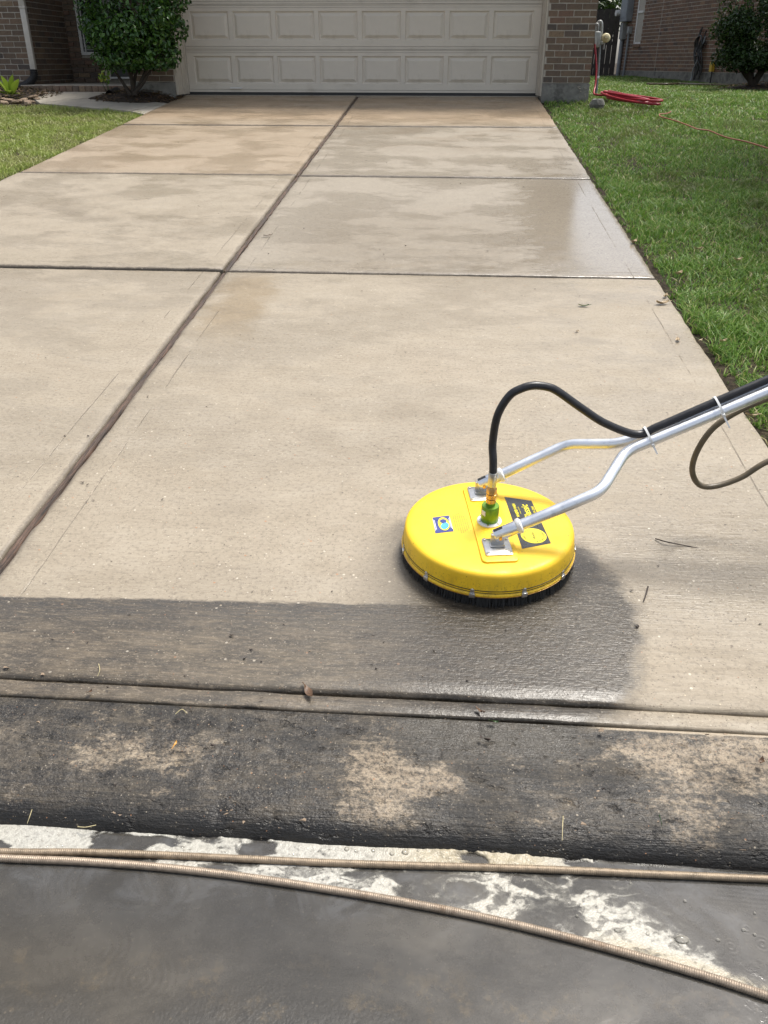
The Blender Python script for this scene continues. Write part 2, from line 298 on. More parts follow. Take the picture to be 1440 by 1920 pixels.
def concrete_kerb():
    t = NT('kerb_concrete'); X, Y, Z = t.xyz()
    n1 = t.noise(3.1, 6, 0.68, v=t.mp((0.8, 1.3, 1), (0.35, 4.4, 0))); n2 = t.noise(24, 5, 0.7, v=t.mp((0.5, 1.3, 1))); st = t.noise(40, 4, 0.65, v=t.mp((0.25, 4, 1)))
    dark = t.ramp(n2, [(0.25, (0.013, 0.0125, 0.012)), (0.45, (0.029, 0.0265, 0.023)), (0.6, (0.060, 0.051, 0.039)), (0.78, (0.13, 0.105, 0.074))])
    dark = t.mix(t.mul(t.ss(st, 0.46, 0.62), 0.55), dark, (0.028, 0.027, 0.026))
    lightc = t.ramp(n2, [(0.3, (0.16, 0.125, 0.088)), (0.55, (0.31, 0.25, 0.178)), (0.75, (0.40, 0.335, 0.25))])
    # worn patches: two in the middle, a big pale one at the upper right
    def blob(cx, cy, rx, ry):
        a = t.m_('DIVIDE', t.sub(X, cx), rx); b = t.m_('DIVIDE', t.sub(Y, cy), ry); return t.ss(t.m_('SQRT', t.plus(t.mul(a, a), t.mul(b, b))), 1.35, 0.0)
    bl = t.mx(t.mx(blob(-0.10, 1.20, 0.115, 0.15), t.mul(blob(-0.68, 1.25, 0.22, 0.12), 0.55)), t.mx(blob(0.72, 1.31, 0.46, 0.10), t.mx(t.mul(blob(0.03, 1.20, 0.09, 0.06), 0.9), t.mul(blob(0.55, 1.17, 0.12, 0.13), 0.42))))
    pn = t.noise(8, 12, 0.78, v=t.mp((0.8, 1.2, 1), (1, 2, 0)))
    patch = t.ss(t.plus(t.plus(t.mul(pn, 0.62), t.mul(t.noise(46, 8, 0.8, v=t.mp((0.7, 1.2, 1), (6, 1, 0))), 0.38)), t.mul(bl, 0.165)), 0.545, 0.64)
    patch = t.mul(patch, t.ss(t.noise(85, 6, 0.8), 0.38, 0.56, 0.12, 1.0))
    col = t.mix(patch, dark, lightc)
    mott = t.mul(t.ss(t.plus(t.mul(t.noise(60, 5, 0.8, v=t.mp((0.7, 1.2, 1), (9, 9, 0))), 0.6), t.mul(n1, 0.4)), 0.50, 0.62), t.ss(Y, 1.10, 1.18, 0.15, 0.8)); col = t.mix(t.mul(mott, 0.65), col, (0.14, 0.118, 0.09)); kf_ = t.noise(190, 3, 0.75); col = t.mix(t.mul(t.ss(kf_, 0.55, 0.68), 0.5), col, (0.17, 0.145, 0.115)); col = t.mix(t.mul(t.ss(kf_, 0.45, 0.32), 0.5), col, (0.012, 0.011, 0.01))
    clean = t.mul(t.ss(Y, 1.372, 1.376), t.ss(t.plus(X, t.mul(t.sub(n1, 0.5), 0.2)), 0.36, 0.48)); col = t.mix(clean, col, (0.36, 0.30, 0.22))
    wetd = t.mul(t.ss(t.plus(Y, t.mul(t.sub(n2, 0.5), 0.02)), 1.11, 1.075), 0.85); col = t.mix(wetd, col, (0.016, 0.016, 0.016))
    v1 = t.vor(190); r1 = t.xyz(v1[1]); g1 = t.mul(t.ss(t.sub(v1[0], t.m_('MULTIPLY_ADD', r1[2], 0.28, 0.04)), 0.04, -0.05), t.ss(r1[0], 0.80, 0.84))
    v2 = t.vor(62, v=t.mp(loc=(4, 1, 0))); r2 = t.xyz(v2[1]); g2 = t.mul(t.ss(v2[0], 0.22, 0.16), t.ss(r2[0], 0.965, 0.975))
    gc = t.ramp(r1[1], [(0.0, (0.30, 0.26, 0.20)), (0.5, (0.2, 0.165, 0.12)), (0.9, (0.32, 0.16, 0.08))], 'CONSTANT')
    col = t.mix(t.mul(t.mx(g1, g2), 0.75), col, gc)
    run = t.mul(t.ss(t.plus(X, t.mul(t.sub(n1, 0.5), 0.25)), -0.2, 0.05), t.ss(X, 0.42, 0.3)); wet = t.mx(t.mul(run, t.ss(Y, 1.2, 1.32)), t.mul(t.ss(n1, 0.40, 0.55), 0.75))
    col = t.mix(t.mul(t.mul(run, t.ss(Y, 1.24, 1.33)), 0.75), col, (0.062, 0.056, 0.046))
    rough = t.plus(t.ss(wet, 0, 1, 0.58, 0.26), t.mul(t.sub(n2, 0.5), 0.2))
    pits = t.ss(t.noise(30, 4, 0.7, v=t.mp((0.6, 1, 1), (2, 2, 0))), 0.42, 0.28)
    h = t.plus(t.plus(t.mul(n2, 0.8), t.mul(st, 0.6)), t.plus(t.mul(t.noise(140, 3, 0.6), 0.5), t.mul(pits, -0.8)))
    return t.set(col, rough, None, t.bump(h, 0.75, 0.007), 0.34)

def road_mat():
    t = NT('road_wet'); X, Y, Z = t.xyz(); n = t.noise(5, 6, 0.65); n2 = t.noise(45, 5, 0.7)
    col = t.ramp(n, [(0.3, (0.055, 0.053, 0.05)), (0.55, (0.075, 0.071, 0.065)), (0.75, (0.14, 0.118, 0.09))])
    col = t.mix(t.mul(t.ss(n2, 0.45, 0.7), 0.5), col, (0.03, 0.03, 0.03))
    v1 = t.vor(120); r1 = t.xyz(v1[1]); g1 = t.mul(t.ss(v1[0], 0.3, 0.22), t.ss(r1[0], 0.85, 0.9)); col = t.mix(t.mul(g1, 0.7), col, (0.24, 0.2, 0.15))
    return t.set(col, t.ss(n, 0.3, 0.7, 0.5, 0.3), None, t.bump(t.plus(n2, t.noise(160, 3)), 0.5, 0.004), 0.5)
def water_mat():
    t = NT('gutter_water'); X, Y, Z = t.xyz()
    n = t.noise(2.6, 5, 0.6, v=t.mp((1, 1.6, 1), rot=(0, 0, 0.5)), dist=0.6)
    col = t.ramp(n, [(0.3, (0.036, 0.034, 0.030)), (0.52, (0.058, 0.054, 0.047)), (0.72, (0.098, 0.089, 0.074))])
    col = t.mix(t.mul(t.ss(X, -0.15, -0.6), t.ss(Y, 0.9, 0.75, 0.0, 0.4)), col, (0.10, 0.085, 0.062))
    fog = t.mul(t.ss(t.noise(7, 6, 0.7, dist=1.4), 0.45, 0.7), t.ss(Y, 0.84, 0.95)); col = t.mix(t.mul(fog, 0.4), col, (0.15, 0.152, 0.155))
    col = t.mix(t.mul(t.ss(t.noise(140, 5, 0.8), 0.58, 0.68), 0.45), col, (0.14, 0.12, 0.09)); col = t.mix(t.mul(t.ss(t.noise(16, 8, 0.75, v=t.mp((1, 1, 1), (3, 7, 0))), 0.52, 0.64), t.ss(Y, 0.84, 0.70, 0.0, 0.6)), col, (0.15, 0.118, 0.075))
    # rings around falling drops, plus a slight chop
    hs = None
    for cx, cy, s, a in ((-0.60, 0.80, 95, 0.16), (-0.50, 0.75, 110, 0.13), (0.64, 0.90, 170, 0.03), (0.58, 0.89, 170, 0.025), (0.62, 0.93, 190, 0.02), (-0.78, 0.90, 130, 0.12)):
        dx, dy = t.sub(X, cx), t.sub(Y, cy); d = t.m_('SQRT', t.plus(t.mul(dx, dx), t.mul(dy, dy)))
        w = t.mul(t.mul(t.m_('SINE', t.mul(d, s * 4.4)), t.ss(d, a, 0.0)), 0.16); hs = w if hs is None else t.plus(hs, w)
    chop = t.mul(t.noise(28, 3, 0.55, dist=0.5), 0.7); rip = t.mul(t.m_('SINE', t.mul(t.plus(Y, t.mul(X, 0.05)), 620)), t.mul(t.mul(t.ss(X, 0.5, 0.62), t.ss(Y, 0.95, 1.0)), 0.06))
    edge = t.mul(t.mul(t.ss(X, 0.52, 0.62), t.ss(Y, 0.9, 0.84)), t.noise(50, 3, 0.6, dist=1.0))
    h = t.plus(t.plus(hs, chop), t.plus(rip, t.mul(edge, 1.6)))
    alpha = t.mul(t.ss(t.noise(6, 6, 0.7), 0.35, 0.6, 0.72, 0.95), t.ss(t.plus(Y, t.mul(t.sub(n, 0.5), 0.3)), 0.66, 0.78, 0.45, 1.0))
    return t.set(col, t.ss(n, 0.3, 0.7, 0.05, 0.14), None, t.bump(h, 0.16, 0.004), 0.5, Alpha=alpha)
def foam_mat():
    t = NT('foam'); a = t.n('ShaderNodeAttribute', attribute_name='cov'); cov = a.outputs['Fac']
    a2 = t.n('ShaderNodeAttribute', attribute_name='tan'); col = t.mix(a2.outputs['Fac'], (0.50, 0.49, 0.44), (0.44, 0.38, 0.26))
    b = t.vor(260); col = t.mix(t.mul(t.ss(b[0], 0.25, 0.55), 0.35), col, (0.30, 0.28, 0.24))
    return t.set(col, 0.38, None, t.bump(b[0], 0.5, 0.002), 0.5, Alpha=t.mul(t.ss(cov, 0.02, 1.1), 0.9))
def wood_strip_mat():
    t = NT('weathered_wood_strip'); g = t.noise(60, 5, 0.7, v=t.mp((4, 0.12, 1))); g2 = t.noise(2.3, 4, 0.6)
    c = t.ramp(g, [(0.34, (0.010, 0.007, 0.005)), (0.48, (0.055, 0.034, 0.023)), (0.60, (0.125, 0.072, 0.046)), (0.8, (0.155, 0.115, 0.09))])
    c = t.mix(t.mul(t.ss(g2, 0.45, 0.65), 0.6), c, (0.04, 0.032, 0.027)); return t.set(c, 0.6, None, t.bump(g, 0.9, 0.006))
def brick_mat(name, island=False, tone=(1, 1, 1)):
    t = NT(name)
    rnd = t.n('ShaderNodeNewGeometry').outputs['Random Per Island'] if island else t.n('ShaderNodeObjectInfo').outputs['Random']
    k = lambda c: tuple(a * b for a, b in zip(c, tone))
    c = t.ramp(rnd, [(0.0, k((0.165, 0.122, 0.09))), (0.22, k((0.19, 0.138, 0.098))), (0.45, k((0.155, 0.115, 0.088))), (0.6, k((0.205, 0.142, 0.10))), (0.74, k((0.145, 0.112, 0.09))), (0.86, k((0.20, 0.125, 0.09))), (0.93, k((0.10, 0.085, 0.075))), (0.96, k((0.25, 0.18, 0.118)))], 'CONSTANT')
    nz = t.noise(38, 5, 0.7); c = t.mix(t.mul(t.ss(nz, 0.42, 0.68), 0.5), c, k((0.085, 0.066, 0.052))); c = t.mix(t.mul(t.ss(t.noise(11, 4, 0.6), 0.52, 0.7), 0.35), c, k((0.27, 0.19, 0.12)))
    return t.set(c, 0.85, None, t.bump(t.plus(nz, t.noise(130, 3)), 0.6, 0.005), 0.3)
def shrub_leaf(name, cols, rough=0.32, trans=0.25):
    t = NT(name); rnd = t.n('ShaderNodeNewGeometry').outputs['Random Per Island']
    c = t.ramp(rnd, [(i / (len(cols) - 1), q) for i, q in enumerate(cols)]); t.set(c, rough, None, None, 0.5)
    tr = t.n('ShaderNodeBsdfTranslucent'); t.l(t.mix(0.5, c, (0.12, 0.22, 0.02)), tr.inputs[0]); ms = t.n('ShaderNodeMixShader'); ms.inputs[0].default_value = trans
    t.l(t.b.outputs[0], ms.inputs[1]); t.l(tr.outputs[0], ms.inputs[2]); t.l(ms.outputs[0], t.out.inputs[0]); return t.m
def grass_mat():
    t = NT('lawn_grass'); rnd = t.n('ShaderNodeNewGeometry').outputs['Random Per Island']; X, Y, Z = t.xyz()
    c = t.ramp(rnd, [(0.0, (0.07, 0.15, 0.024)), (0.3, (0.115, 0.235, 0.038)), (0.6, (0.185, 0.325, 0.058)), (0.84, (0.28, 0.40, 0.088)), (0.92, (0.42, 0.39, 0.16)), (1.0, (0.55, 0.46, 0.27))])
    pn = t.noise(0.9, 4, 0.6); pn2 = t.noise(3.5, 4, 0.65)
    tired = t.mul(t.ss(t.plus(t.mul(pn, 0.6), t.mul(pn2, 0.4)), 0.49, 0.60), t.ss(X, 1.5, 1.9))
    c = t.mix(t.mul(tired, 0.6), c, (0.16, 0.135, 0.065))
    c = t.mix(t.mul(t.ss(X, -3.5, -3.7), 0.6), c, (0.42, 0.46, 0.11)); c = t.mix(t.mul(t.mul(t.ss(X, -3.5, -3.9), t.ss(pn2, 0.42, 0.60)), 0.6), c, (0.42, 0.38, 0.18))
    t.set(c, 0.42, None, None, 0.4); tr = t.n('ShaderNodeBsdfTranslucent'); t.l(t.mix(0.5, c, (0.1, 0.2, 0.02)), tr.inputs[0]); ms = t.n('ShaderNodeMixShader'); ms.inputs[0].default_value = 0.35
    t.l(t.b.outputs[0], ms.inputs[1]); t.l(tr.outputs[0], ms.inputs[2]); t.l(ms.outputs[0], t.out.inputs[0]); return t.m
def ground_mat():
    t = NT('soil_and_thatch'); n = t.noise(30, 5, 0.7); return t.set(t.ramp(n, [(0.3, (0.016, 0.012, 0.008)), (0.5, (0.036, 0.028, 0.018)), (0.7, (0.09, 0.072, 0.045))]), 0.95, None, t.bump(n, 0.8, 0.02), 0.2)
def deck_mat():
    t = NT('yellow_moulded_plastic'); X, Y, Z = t.xyz(); n = t.noise(14, 4, 0.6)
    c = t.ramp(n, [(0.3, (0.86, 0.53, 0.016)), (0.7, (0.90, 0.59, 0.026))])
    low = t.ss(Z, 0.104, 0.05); sp = t.ss(t.noise(150, 5, 0.8), 0.56, 0.64); c = t.mix(t.mul(t.mul(sp, low), 0.75), c, (0.06, 0.045, 0.02))
    c = t.mix(t.mul(t.mul(t.ss(t.noise(26, 5, 0.7, v=t.mp((1, 1, 0.3))), 0.45, 0.68), low), 0.5), c, (0.32, 0.20, 0.03))
    top = t.mx(t.mul(t.ss(t.vor(38)[0], 0.085, 0.05), 0.7), t.mul(t.ss(t.noise(90, 5, 0.8), 0.66, 0.74), 0.5)); c = t.mix(top, c, (0.18, 0.10, 0.015))
    return t.set(c, t.ss(t.noise(9, 6, 0.7), 0.3, 0.7, 0.36, 0.62), None, t.bump(t.plus(t.noise(240, 3), t.mul(t.ss(t.vor(95)[0], 0.25, 0.1), 1.5)), 0.12, 0.001), 0.5)
M = {}
M['slab'] = concrete_slab(); M['kerb'] = concrete_kerb(); M['road'] = road_mat(); M['water'] = water_mat(); M['foam'] = foam_mat(); M['wood_strip'] = wood_strip_mat()
M['joint'] = varied('joint_soil', (0.022, 0.017, 0.012), 0.9, amt=0.5, scale=40, bump=0.8, dist=0.01)
M['walk'] = varied('walk_concrete', (0.36, 0.325, 0.265), 0.7, amt=0.18, scale=6, bump=0.3, dirt=(0.15, 0.12, 0.085), dscale=2.5)
M['footing'] = varied('footing_concrete', (0.19, 0.185, 0.165), 0.85, amt=0.3, scale=9, bump=0.6, dist=0.01, dirt=(0.06, 0.058, 0.05), dscale=5, dthr=(0.48, 0.66))
M['brick'] = brick_mat('brick'); M['brick_far'] = brick_mat('brick_joined', True); M['brick_nb'] = brick_mat('neighbour_brick', False, (1.05, 0.92, 0.9)); M['brick_nb_far'] = brick_mat('neighbour_brick_joined', True, (1.05, 0.92, 0.9))
M['mortar'] = varied('mortar', (0.40, 0.365, 0.31), 0.95, amt=0.2, scale=30, bump=0.5)
M['door'] = varied('garage_door_paint', (0.62, 0.57, 0.485), 0.45, amt=0.05, scale=4, bump=0.06, dirt=(0.50, 0.45, 0.37), dscale=3)
M['trim'] = varied('cream_trim_paint', (0.52, 0.47, 0.39), 0.5, amt=0.08, scale=6, dirt=(0.3, 0.26, 0.2), dscale=8)
M['white'] = varied('white_paint', (0.68, 0.67, 0.64), 0.45, amt=0.08, scale=12, dirt=(0.4, 0.37, 0.32), dscale=9)
M['spout'] = varied('downspout_paint', (0.55, 0.51, 0.45), 0.45, amt=0.12, scale=14, dirt=(0.28, 0.24, 0.19), dscale=9)
M['black'] = varied('black_rubber', (0.018, 0.018, 0.019), 0.45, amt=0.3, scale=30, bump=0.1)
M['hose'] = varied('black_hose_rubber', (0.016, 0.016, 0.018), 0.38, amt=0.3, scale=60, bump=0.25, dist=0.001)
M['bristle'] = varied('black_bristle', (0.012, 0.012, 0.012), 0.6, amt=0.4, scale=60)
M['deck'] = deck_mat()
M['alu'] = varied('aluminium_tube', (0.82, 0.84, 0.87), 0.40, 1.0, amt=0.06, scale=12, bump=0.05, dirt=(0.6, 0.61, 0.64), dscale=30)
M['steel'] = varied('stainless_plate', (0.58, 0.57, 0.55), 0.34, 1.0, amt=0.1, scale=40, bump=0.08)
M['zinc'] = varied('zinc_fitting', (0.55, 0.54, 0.5), 0.35, 1.0, amt=0.15, scale=60)
M['brass'] = varied('brass', (0.60, 0.39, 0.17), 0.32, 1.0, amt=0.15, scale=80)
M['green'] = varied('green_anodised', (0.15, 0.30, 0.03), 0.36, 0.55, amt=0.1, scale=30, bump=0.03)
M['nylon'] = varied('white_nylon', (0.74, 0.74, 0.72), 0.35, amt=0.05, scale=40)
M['decal_black'] = varied('decal_black', (0.035, 0.036, 0.038), 0.28, amt=0.15, scale=30, bump=0.02)
M['decal_yellow'] = varied('decal_yellow', (0.82, 0.70, 0.03), 0.35, amt=0.05, scale=30)
M['decal_blue'] = varied('decal_blue', (0.04, 0.055, 0.22), 0.3, amt=0.1, scale=30)
M['decal_cyan'] = varied('decal_cyan', (0.08, 0.38, 0.72), 0.3, amt=0.1, scale=30)
M['decal_white'] = varied('decal_white', (0.72, 0.72, 0.72), 0.35, amt=0.05, scale=30)
M['print_red'] = varied('print_red', (0.78, 0.30, 0.03), 0.4, amt=0.1, scale=60)
M['braid'] = varied('braided_hose', (0.25, 0.195, 0.135), 0.48, 0.3, amt=0.3, scale=70, bump=0.3, dirt=(0.12, 0.085, 0.05), dscale=14)
M['braid_pale'] = varied('braided_hose_pale', (0.30, 0.24, 0.18), 0.44, 0.35, amt=0.25, scale=70, bump=0.3, dirt=(0.16, 0.10, 0.06), dscale=18)
M['brown_hose'] = varied('olive_hose', (0.115, 0.09, 0.055), 0.42, amt=0.25, scale=30, bump=0.15)
M['red_hose'] = varied('red_hose', (0.30, 0.018, 0.03), 0.38, amt=0.15, scale=20)
M['orange_hose'] = varied('orange_hose', (0.30, 0.105, 0.06), 0.5, amt=0.25, scale=20)
M['grass'] = grass_mat(); M['ground'] = ground_mat()
M['leaf'] = shrub_leaf('shrub_leaf', [(0.014, 0.042, 0.011), (0.028, 0.078, 0.016), (0.05, 0.125, 0.024), (0.10, 0.21, 0.035)], 0.30, 0.25)
M['leaf2'] = shrub_leaf('shrub_leaf_dull', [(0.012, 0.030, 0.009), (0.026, 0.060, 0.015), (0.055, 0.11, 0.028)], 0.4, 0.2)
M['hosta'] = shrub_leaf('broad_leaf', [(0.14, 0.26, 0.035), (0.24, 0.36, 0.05), (0.42, 0.42, 0.04)], 0.4, 0.35)
M['bark'] = varied('bark', (0.045, 0.035, 0.027), 0.9, amt=0.4, scale=24, bump=0.8, dist=0.01)
M['mulch'] = varied('mulch', (0.045, 0.03, 0.02), 0.95, amt=0.6, scale=30, bump=0.9, dist=0.02)
M['stone'] = varied('flagstone', (0.26, 0.19, 0.13), 0.85, amt=0.35, scale=12, bump=0.5, dist=0.006)
M['litter'] = shrub_leaf('leaf_litter', [(0.05, 0.028, 0.015), (0.12, 0.065, 0.03), (0.20, 0.12, 0.06), (0.06, 0.04, 0.025)], 0.7, 0.1)
M['dead'] = varied('dead_leaf', (0.52, 0.40, 0.25), 0.6, amt=0.4, scale=40, bump=0.3)
M['dead_dark'] = varied('dead_leaf_dark', (0.11, 0.06, 0.03), 0.5, amt=0.4, scale=40, bump=0.3)
M['twig'] = varied('twig', (0.03, 0.02, 0.015), 0.7, amt=0.4, scale=60)
M['straw'] = varied('straw', (0.42, 0.36, 0.20), 0.6, amt=0.3, scale=60)
M['seed'] = varied('orange_seed', (0.55, 0.27, 0.05), 0.5, amt=0.2, scale=60)
M['fence'] = varied('weathered_fence', (0.07, 0.062, 0.055), 0.85, amt=0.4, scale=8, bump=0.5, dist=0.006)
M['galv'] = varied('grey_metal_box', (0.27, 0.29, 0.31), 0.5, 0.2, amt=0.12, scale=10)
M['meter'] = varied('meter_grey', (0.34, 0.35, 0.34), 0.5, 0.2, amt=0.15, scale=20)
M['meter_cream'] = varied('meter_cream', (0.62, 0.55, 0.34), 0.45, amt=0.12, scale=25, bump=0.3)
M['yellow'] = varied('yellow_plastic', (0.55, 0.36, 0.03), 0.5, amt=0.15, scale=20)
M['roof'] = varied('roof_shingle', (0.12, 0.10, 0.085), 0.9, amt=0.35, scale=14, bump=0.6, dist=0.01)
M['soffit'] = varied('soffit_paint', (0.5, 0.46, 0.4), 0.6, amt=0.06)
gt = NT('window_glass'); M['glass'] = gt.set((0.02, 0.024, 0.026), 0.06, None, None, 0.5)
M['blind'] = varied('window_blind', (0.34, 0.34, 0.33), 0.6, amt=0.1)
M['dark_door'] = varied('dark_entry_door', (0.02, 0.019, 0.019), 0.35, amt=0.2)

# ------------------------------------------------------------------ ground sheet
X0, XS, X1 = -3.78, -1.29, 1.22            # driveway: left edge, centre strip, right edge (driveway plane)
JY = [1.44, 4.79, 7.51, 10.23, 12.90]      # cross joints
def gz(x, y):
    x = np.asarray(x, float); y = np.asarray(y, float)
    z = TA * np.minimum(y, 13.2); z = z + np.clip(y - 13.2, 0, 7.0) * 0.000 + np.clip(y - 20.0, 0, 6.0) * 0.022
    z = np.where(y > 13.2, z, z)
    return z
def soil(x, y):
    z = gz(x, y) - 0.035
    z = np.where((x > X0 - 0.0) & (x < X1) & (y < 13.0), z - 0.09, z)
    z = np.where(y < 1.38, -0.12, z)
    z = z + 0.012 * (fbm(np.asarray(x) * 1.6, np.asarray(y) * 1.6, 3, 3) - 0.5) * ((y > 1.4) & ~((np.asarray(x) > X0) & (np.asarray(x) < X1)))
    return z
gx = np.unique(np.concatenate([np.linspace(-400, -20, 16), np.linspace(-20, -7, 20), np.arange(-7, 8, 0.12), [X0 - 0.001, X0 + 0.001, X1 - 0.001, X1 + 0.001], np.linspace(8, 20, 20), np.linspace(20, 400, 16)]))
gy = np.unique(np.concatenate([np.linspace(-400, -3, 20), np.arange(-3, 1.3, 0.4), [1.379, 1.381], np.arange(1.4, 27, 0.14), np.linspace(27, 40, 14), np.linspace(40, 500, 20)]))
GX, GY = np.meshgrid(gx, gy); GZ = soil(GX, GY)
nx, ny = len(gx), len(gy); I = (np.arange(ny - 1)[:, None] * nx + np.arange(nx - 1)[None, :]).ravel()
ground = npmesh('ground', np.stack([GX, GY, GZ], -1).reshape(-1, 3), np.stack([I, I + 1, I + nx + 1, I + nx], 1), M['ground']); tag(ground, kind='structure')
ground.data.shade_smooth()

# ------------------------------------------------------------------ driveway: eight slabs, wooden strip, soil in the joints
drive = empty('driveway', (0, 0, 0), (SLOPE, 0, 0)); tag(drive, kind='structure')
def slab(x0, x1, y0, y1, seed, dz=0.0, name='slab', mat=None, parent=None, step=0.045, h=0.10, jit=0.006, rr=0.012):
    nxs = max(2, int((x1 - x0) / step)); nys = max(2, int((y1 - y0) / step))
    xs = np.concatenate([[x0, x0 + rr * 0.3, x0 + rr], np.linspace(x0 + rr, x1 - rr, nxs + 1)[1:-1], [x1 - rr, x1 - rr * 0.3, x1]])
    ys = np.concatenate([[y0, y0 + rr * 0.3, y0 + rr], np.linspace(y0 + rr, y1 - rr, nys + 1)[1:-1], [y1 - rr, y1 - rr * 0.3, y1]])
    XX, YY = np.meshgrid(xs, ys); ZZ = np.zeros_like(XX) + dz
    ex = np.minimum(XX - x0, x1 - XX); ey = np.minimum(YY - y0, y1 - YY); e = np.minimum(ex, ey)
    ZZ += np.where(e < 1e-6, -rr, np.where(e < rr * 0.5, -rr * 0.35, 0)) + 0.0022 * (fbm(XX * 2.0, YY * 3.0, seed, 3) - 0.5)
    jy = (fbm(XX * 9, YY * 0 + seed, seed + 1, 4) - 0.5) * 2 * jit; jx = (fbm(YY * 13, XX * 0 + seed, seed + 2, 4) - 0.5) * 2.6 * jit
    YY = YY + np.where(ey < rr * 1.5, jy, 0); XX = XX + np.where(ex < rr * 1.5, jx, 0)
    n1, n2 = len(xs), len(ys); V = np.stack([XX, YY, ZZ], -1).reshape(-1, 3); Iq = (np.arange(n2 - 1)[:, None] * n1 + np.arange(n1 - 1)[None, :]).ravel()
    F4 = np.stack([Iq, Iq + 1, Iq + n1 + 1, Iq + n1], 1)
    loop = list(range(n1)) + [k * n1 + n1 - 1 for k in range(1, n2)] + [(n2 - 1) * n1 + k for k in range(n1 - 2, -1, -1)] + [k * n1 for k in range(n2 - 2, 0, -1)]
    Vb = V[loop].copy(); Vb[:, 2] -= h; nb = len(V); m = len(loop)
    Fs = np.array([[loop[(k + 1) % m], loop[k], nb + k, nb + (k + 1) % m] for k in range(m)])
    o = npmesh(name, np.concatenate([V, Vb]), np.concatenate([F4, Fs]), mat or M['slab'], parent or drive); autosmooth(o.data, 40); return o
G = 0.006; DZ = {(0, 0): 0.0, (1, 0): 0.0, (0, 1): 0.004, (1, 1): -0.004, (0, 2): 0.0, (1, 2): -0.003, (0, 3): 0.002, (1, 3): 0.0}
for j in range(4):
    gy0 = 0.010 if j != 1 else 0.017
    gy1 = 0.010 if j != 0 else 0.017
    slab(X0, XS - 0.015, JY[j] + (0.003 if j == 0 else gy0), JY[j + 1] - gy1, 10 + j, DZ[(0, j)])
    slab(XS + 0.015, X1, JY[j] + (0.003 if j == 0 else gy0), JY[j + 1] - gy1, 20 + j, DZ[(1, j)])
MB().box(X0 + 0.02, X1 - 0.02, 1.43, 12.88, -0.09, -0.038).build('joint_filler', M['joint'], drive, local=True)
for j in range(4):                                   # weathered board left in the centre joint
    y0, y1 = JY[j] + 0.012, JY[j + 1] - 0.012; n = int((y1 - y0) / 0.03); ys = np.linspace(y0, y1, n)
    prof = np.linspace(-0.0115, 0.0115, 9); XX, YY = np.meshgrid(prof, ys); ZZ = -0.008 + 0.018 * (fbm(XX * 300 + 5, YY * 1.3, 40 + j, 3) - 0.5) + 0.008 * (fbm(XX * 60, YY * 14, 60 + j, 3) - 0.5)
    ZZ[:, 0] -= 0.012; ZZ[:, -1] -= 0.012; XX = XX + XS + 0.012 * (fbm(YY * 3.1, XX * 0, 50 + j, 4) - 0.5)
    Iq = (np.arange(n - 1)[:, None] * 9 + np.arange(8)[None, :]).ravel(); o = npmesh('wooden_strip', np.stack([XX, YY, ZZ], -1).reshape(-1, 3), np.stack([Iq, Iq + 1, Iq + 10, Iq + 9], 1), M['wood_strip'], drive)
o = slab(X0, X1, 1.386, 1.437, 77, -0.006, name='edging_strip', jit=0.003, step=0.03, rr=0.005)
# dirt ridge in the open joint
mbj = MB()
for (xa, xb, yv) in ((X0, XS, 4.79), (XS, X1, 4.79), (X0, XS, 7.51), (XS, X1, 7.51), (X0, XS, 10.23), (XS, X1, 10.23)):
    x = xa + 0.02
    while x < xb - 0.05:
        L = random.uniform(0.02, 0.14); 
        if random.random() < 0.6: mbj.box(x, x + L, yv - random.uniform(0.003, 0.014), yv + random.uniform(0.003, 0.014), -0.05, random.uniform(-0.024, -0.010), M=None)
        x += L + random.uniform(0.0, 0.1)
jo = mbj.build('joint_dirt', M['joint'], drive, local=True); tag(jo, kind='stuff')

# ------------------------------------------------------------------ kerb, road, water
prof = [(1.383, -0.03), (1.383, -0.013), (1.378, -0.010), (1.33, -0.012), (1.28, -0.012), (1.23, -0.012), (1.18, -0.012), (1.14, -0.014), (1.115, -0.018), (1.095, -0.025), (1.08, -0.034), (1.068, -0.046), (1.060, -0.06), (1.056, -0.075), (1.054, -0.16)]
P2 = np.array([tuple(p)[:2] for p in catmull([(a_, b_, 0) for a_, b_ in prof[2:]], 4)]); P2 = np.concatenate([np.array(prof[:2]), P2]); prof = P2
xs = np.concatenate([np.linspace(-14, -1.3, 60), np.arange(-1.28, 1.28, 0.006), np.linspace(1.3, 14, 60)])
XX, K = np.meshgrid(xs, np.arange(len(prof))); YY = P2[K, 0]; ZZ = P2[K, 1].astype(float); arc = YY * 40 - ZZ * 40; nk = len(prof)
lump = fbm(XX * 6, arc * 0.15, 91, 4) - 0.5; grit = fbm(XX * 55, arc * 1.4, 92, 3) - 0.5; pit = np.clip(0.34 - fbm(XX * 34, arc * 0.85, 93, 3), 0, 1)
wgt = np.where((K > 1) & (K < nk - 3), 1.0, 0.0); ZZ = ZZ + wgt * (lump * 0.006 + grit * 0.0028 - pit * 0.022); YY = YY + np.where(K > nk * 0.45, (fbm(XX * 5, arc * 0.1, 95, 4) - 0.5) * 0.014 + grit * 0.003, 0)
n1 = len(xs); Iq = (np.arange(len(prof) - 1)[:, None] * n1 + np.arange(n1 - 1)[None, :]).ravel()
kerb = npmesh('kerb', np.stack([XX, YY, ZZ], -1).reshape(-1, 3), np.stack([Iq, Iq + n1, Iq + n1 + 1, Iq + 1], 1), M['kerb'], rot=(SLOPE, 0, 0)); autosmooth(kerb.data, 50); tag(kerb, kind='structure')
WZ = 0.026
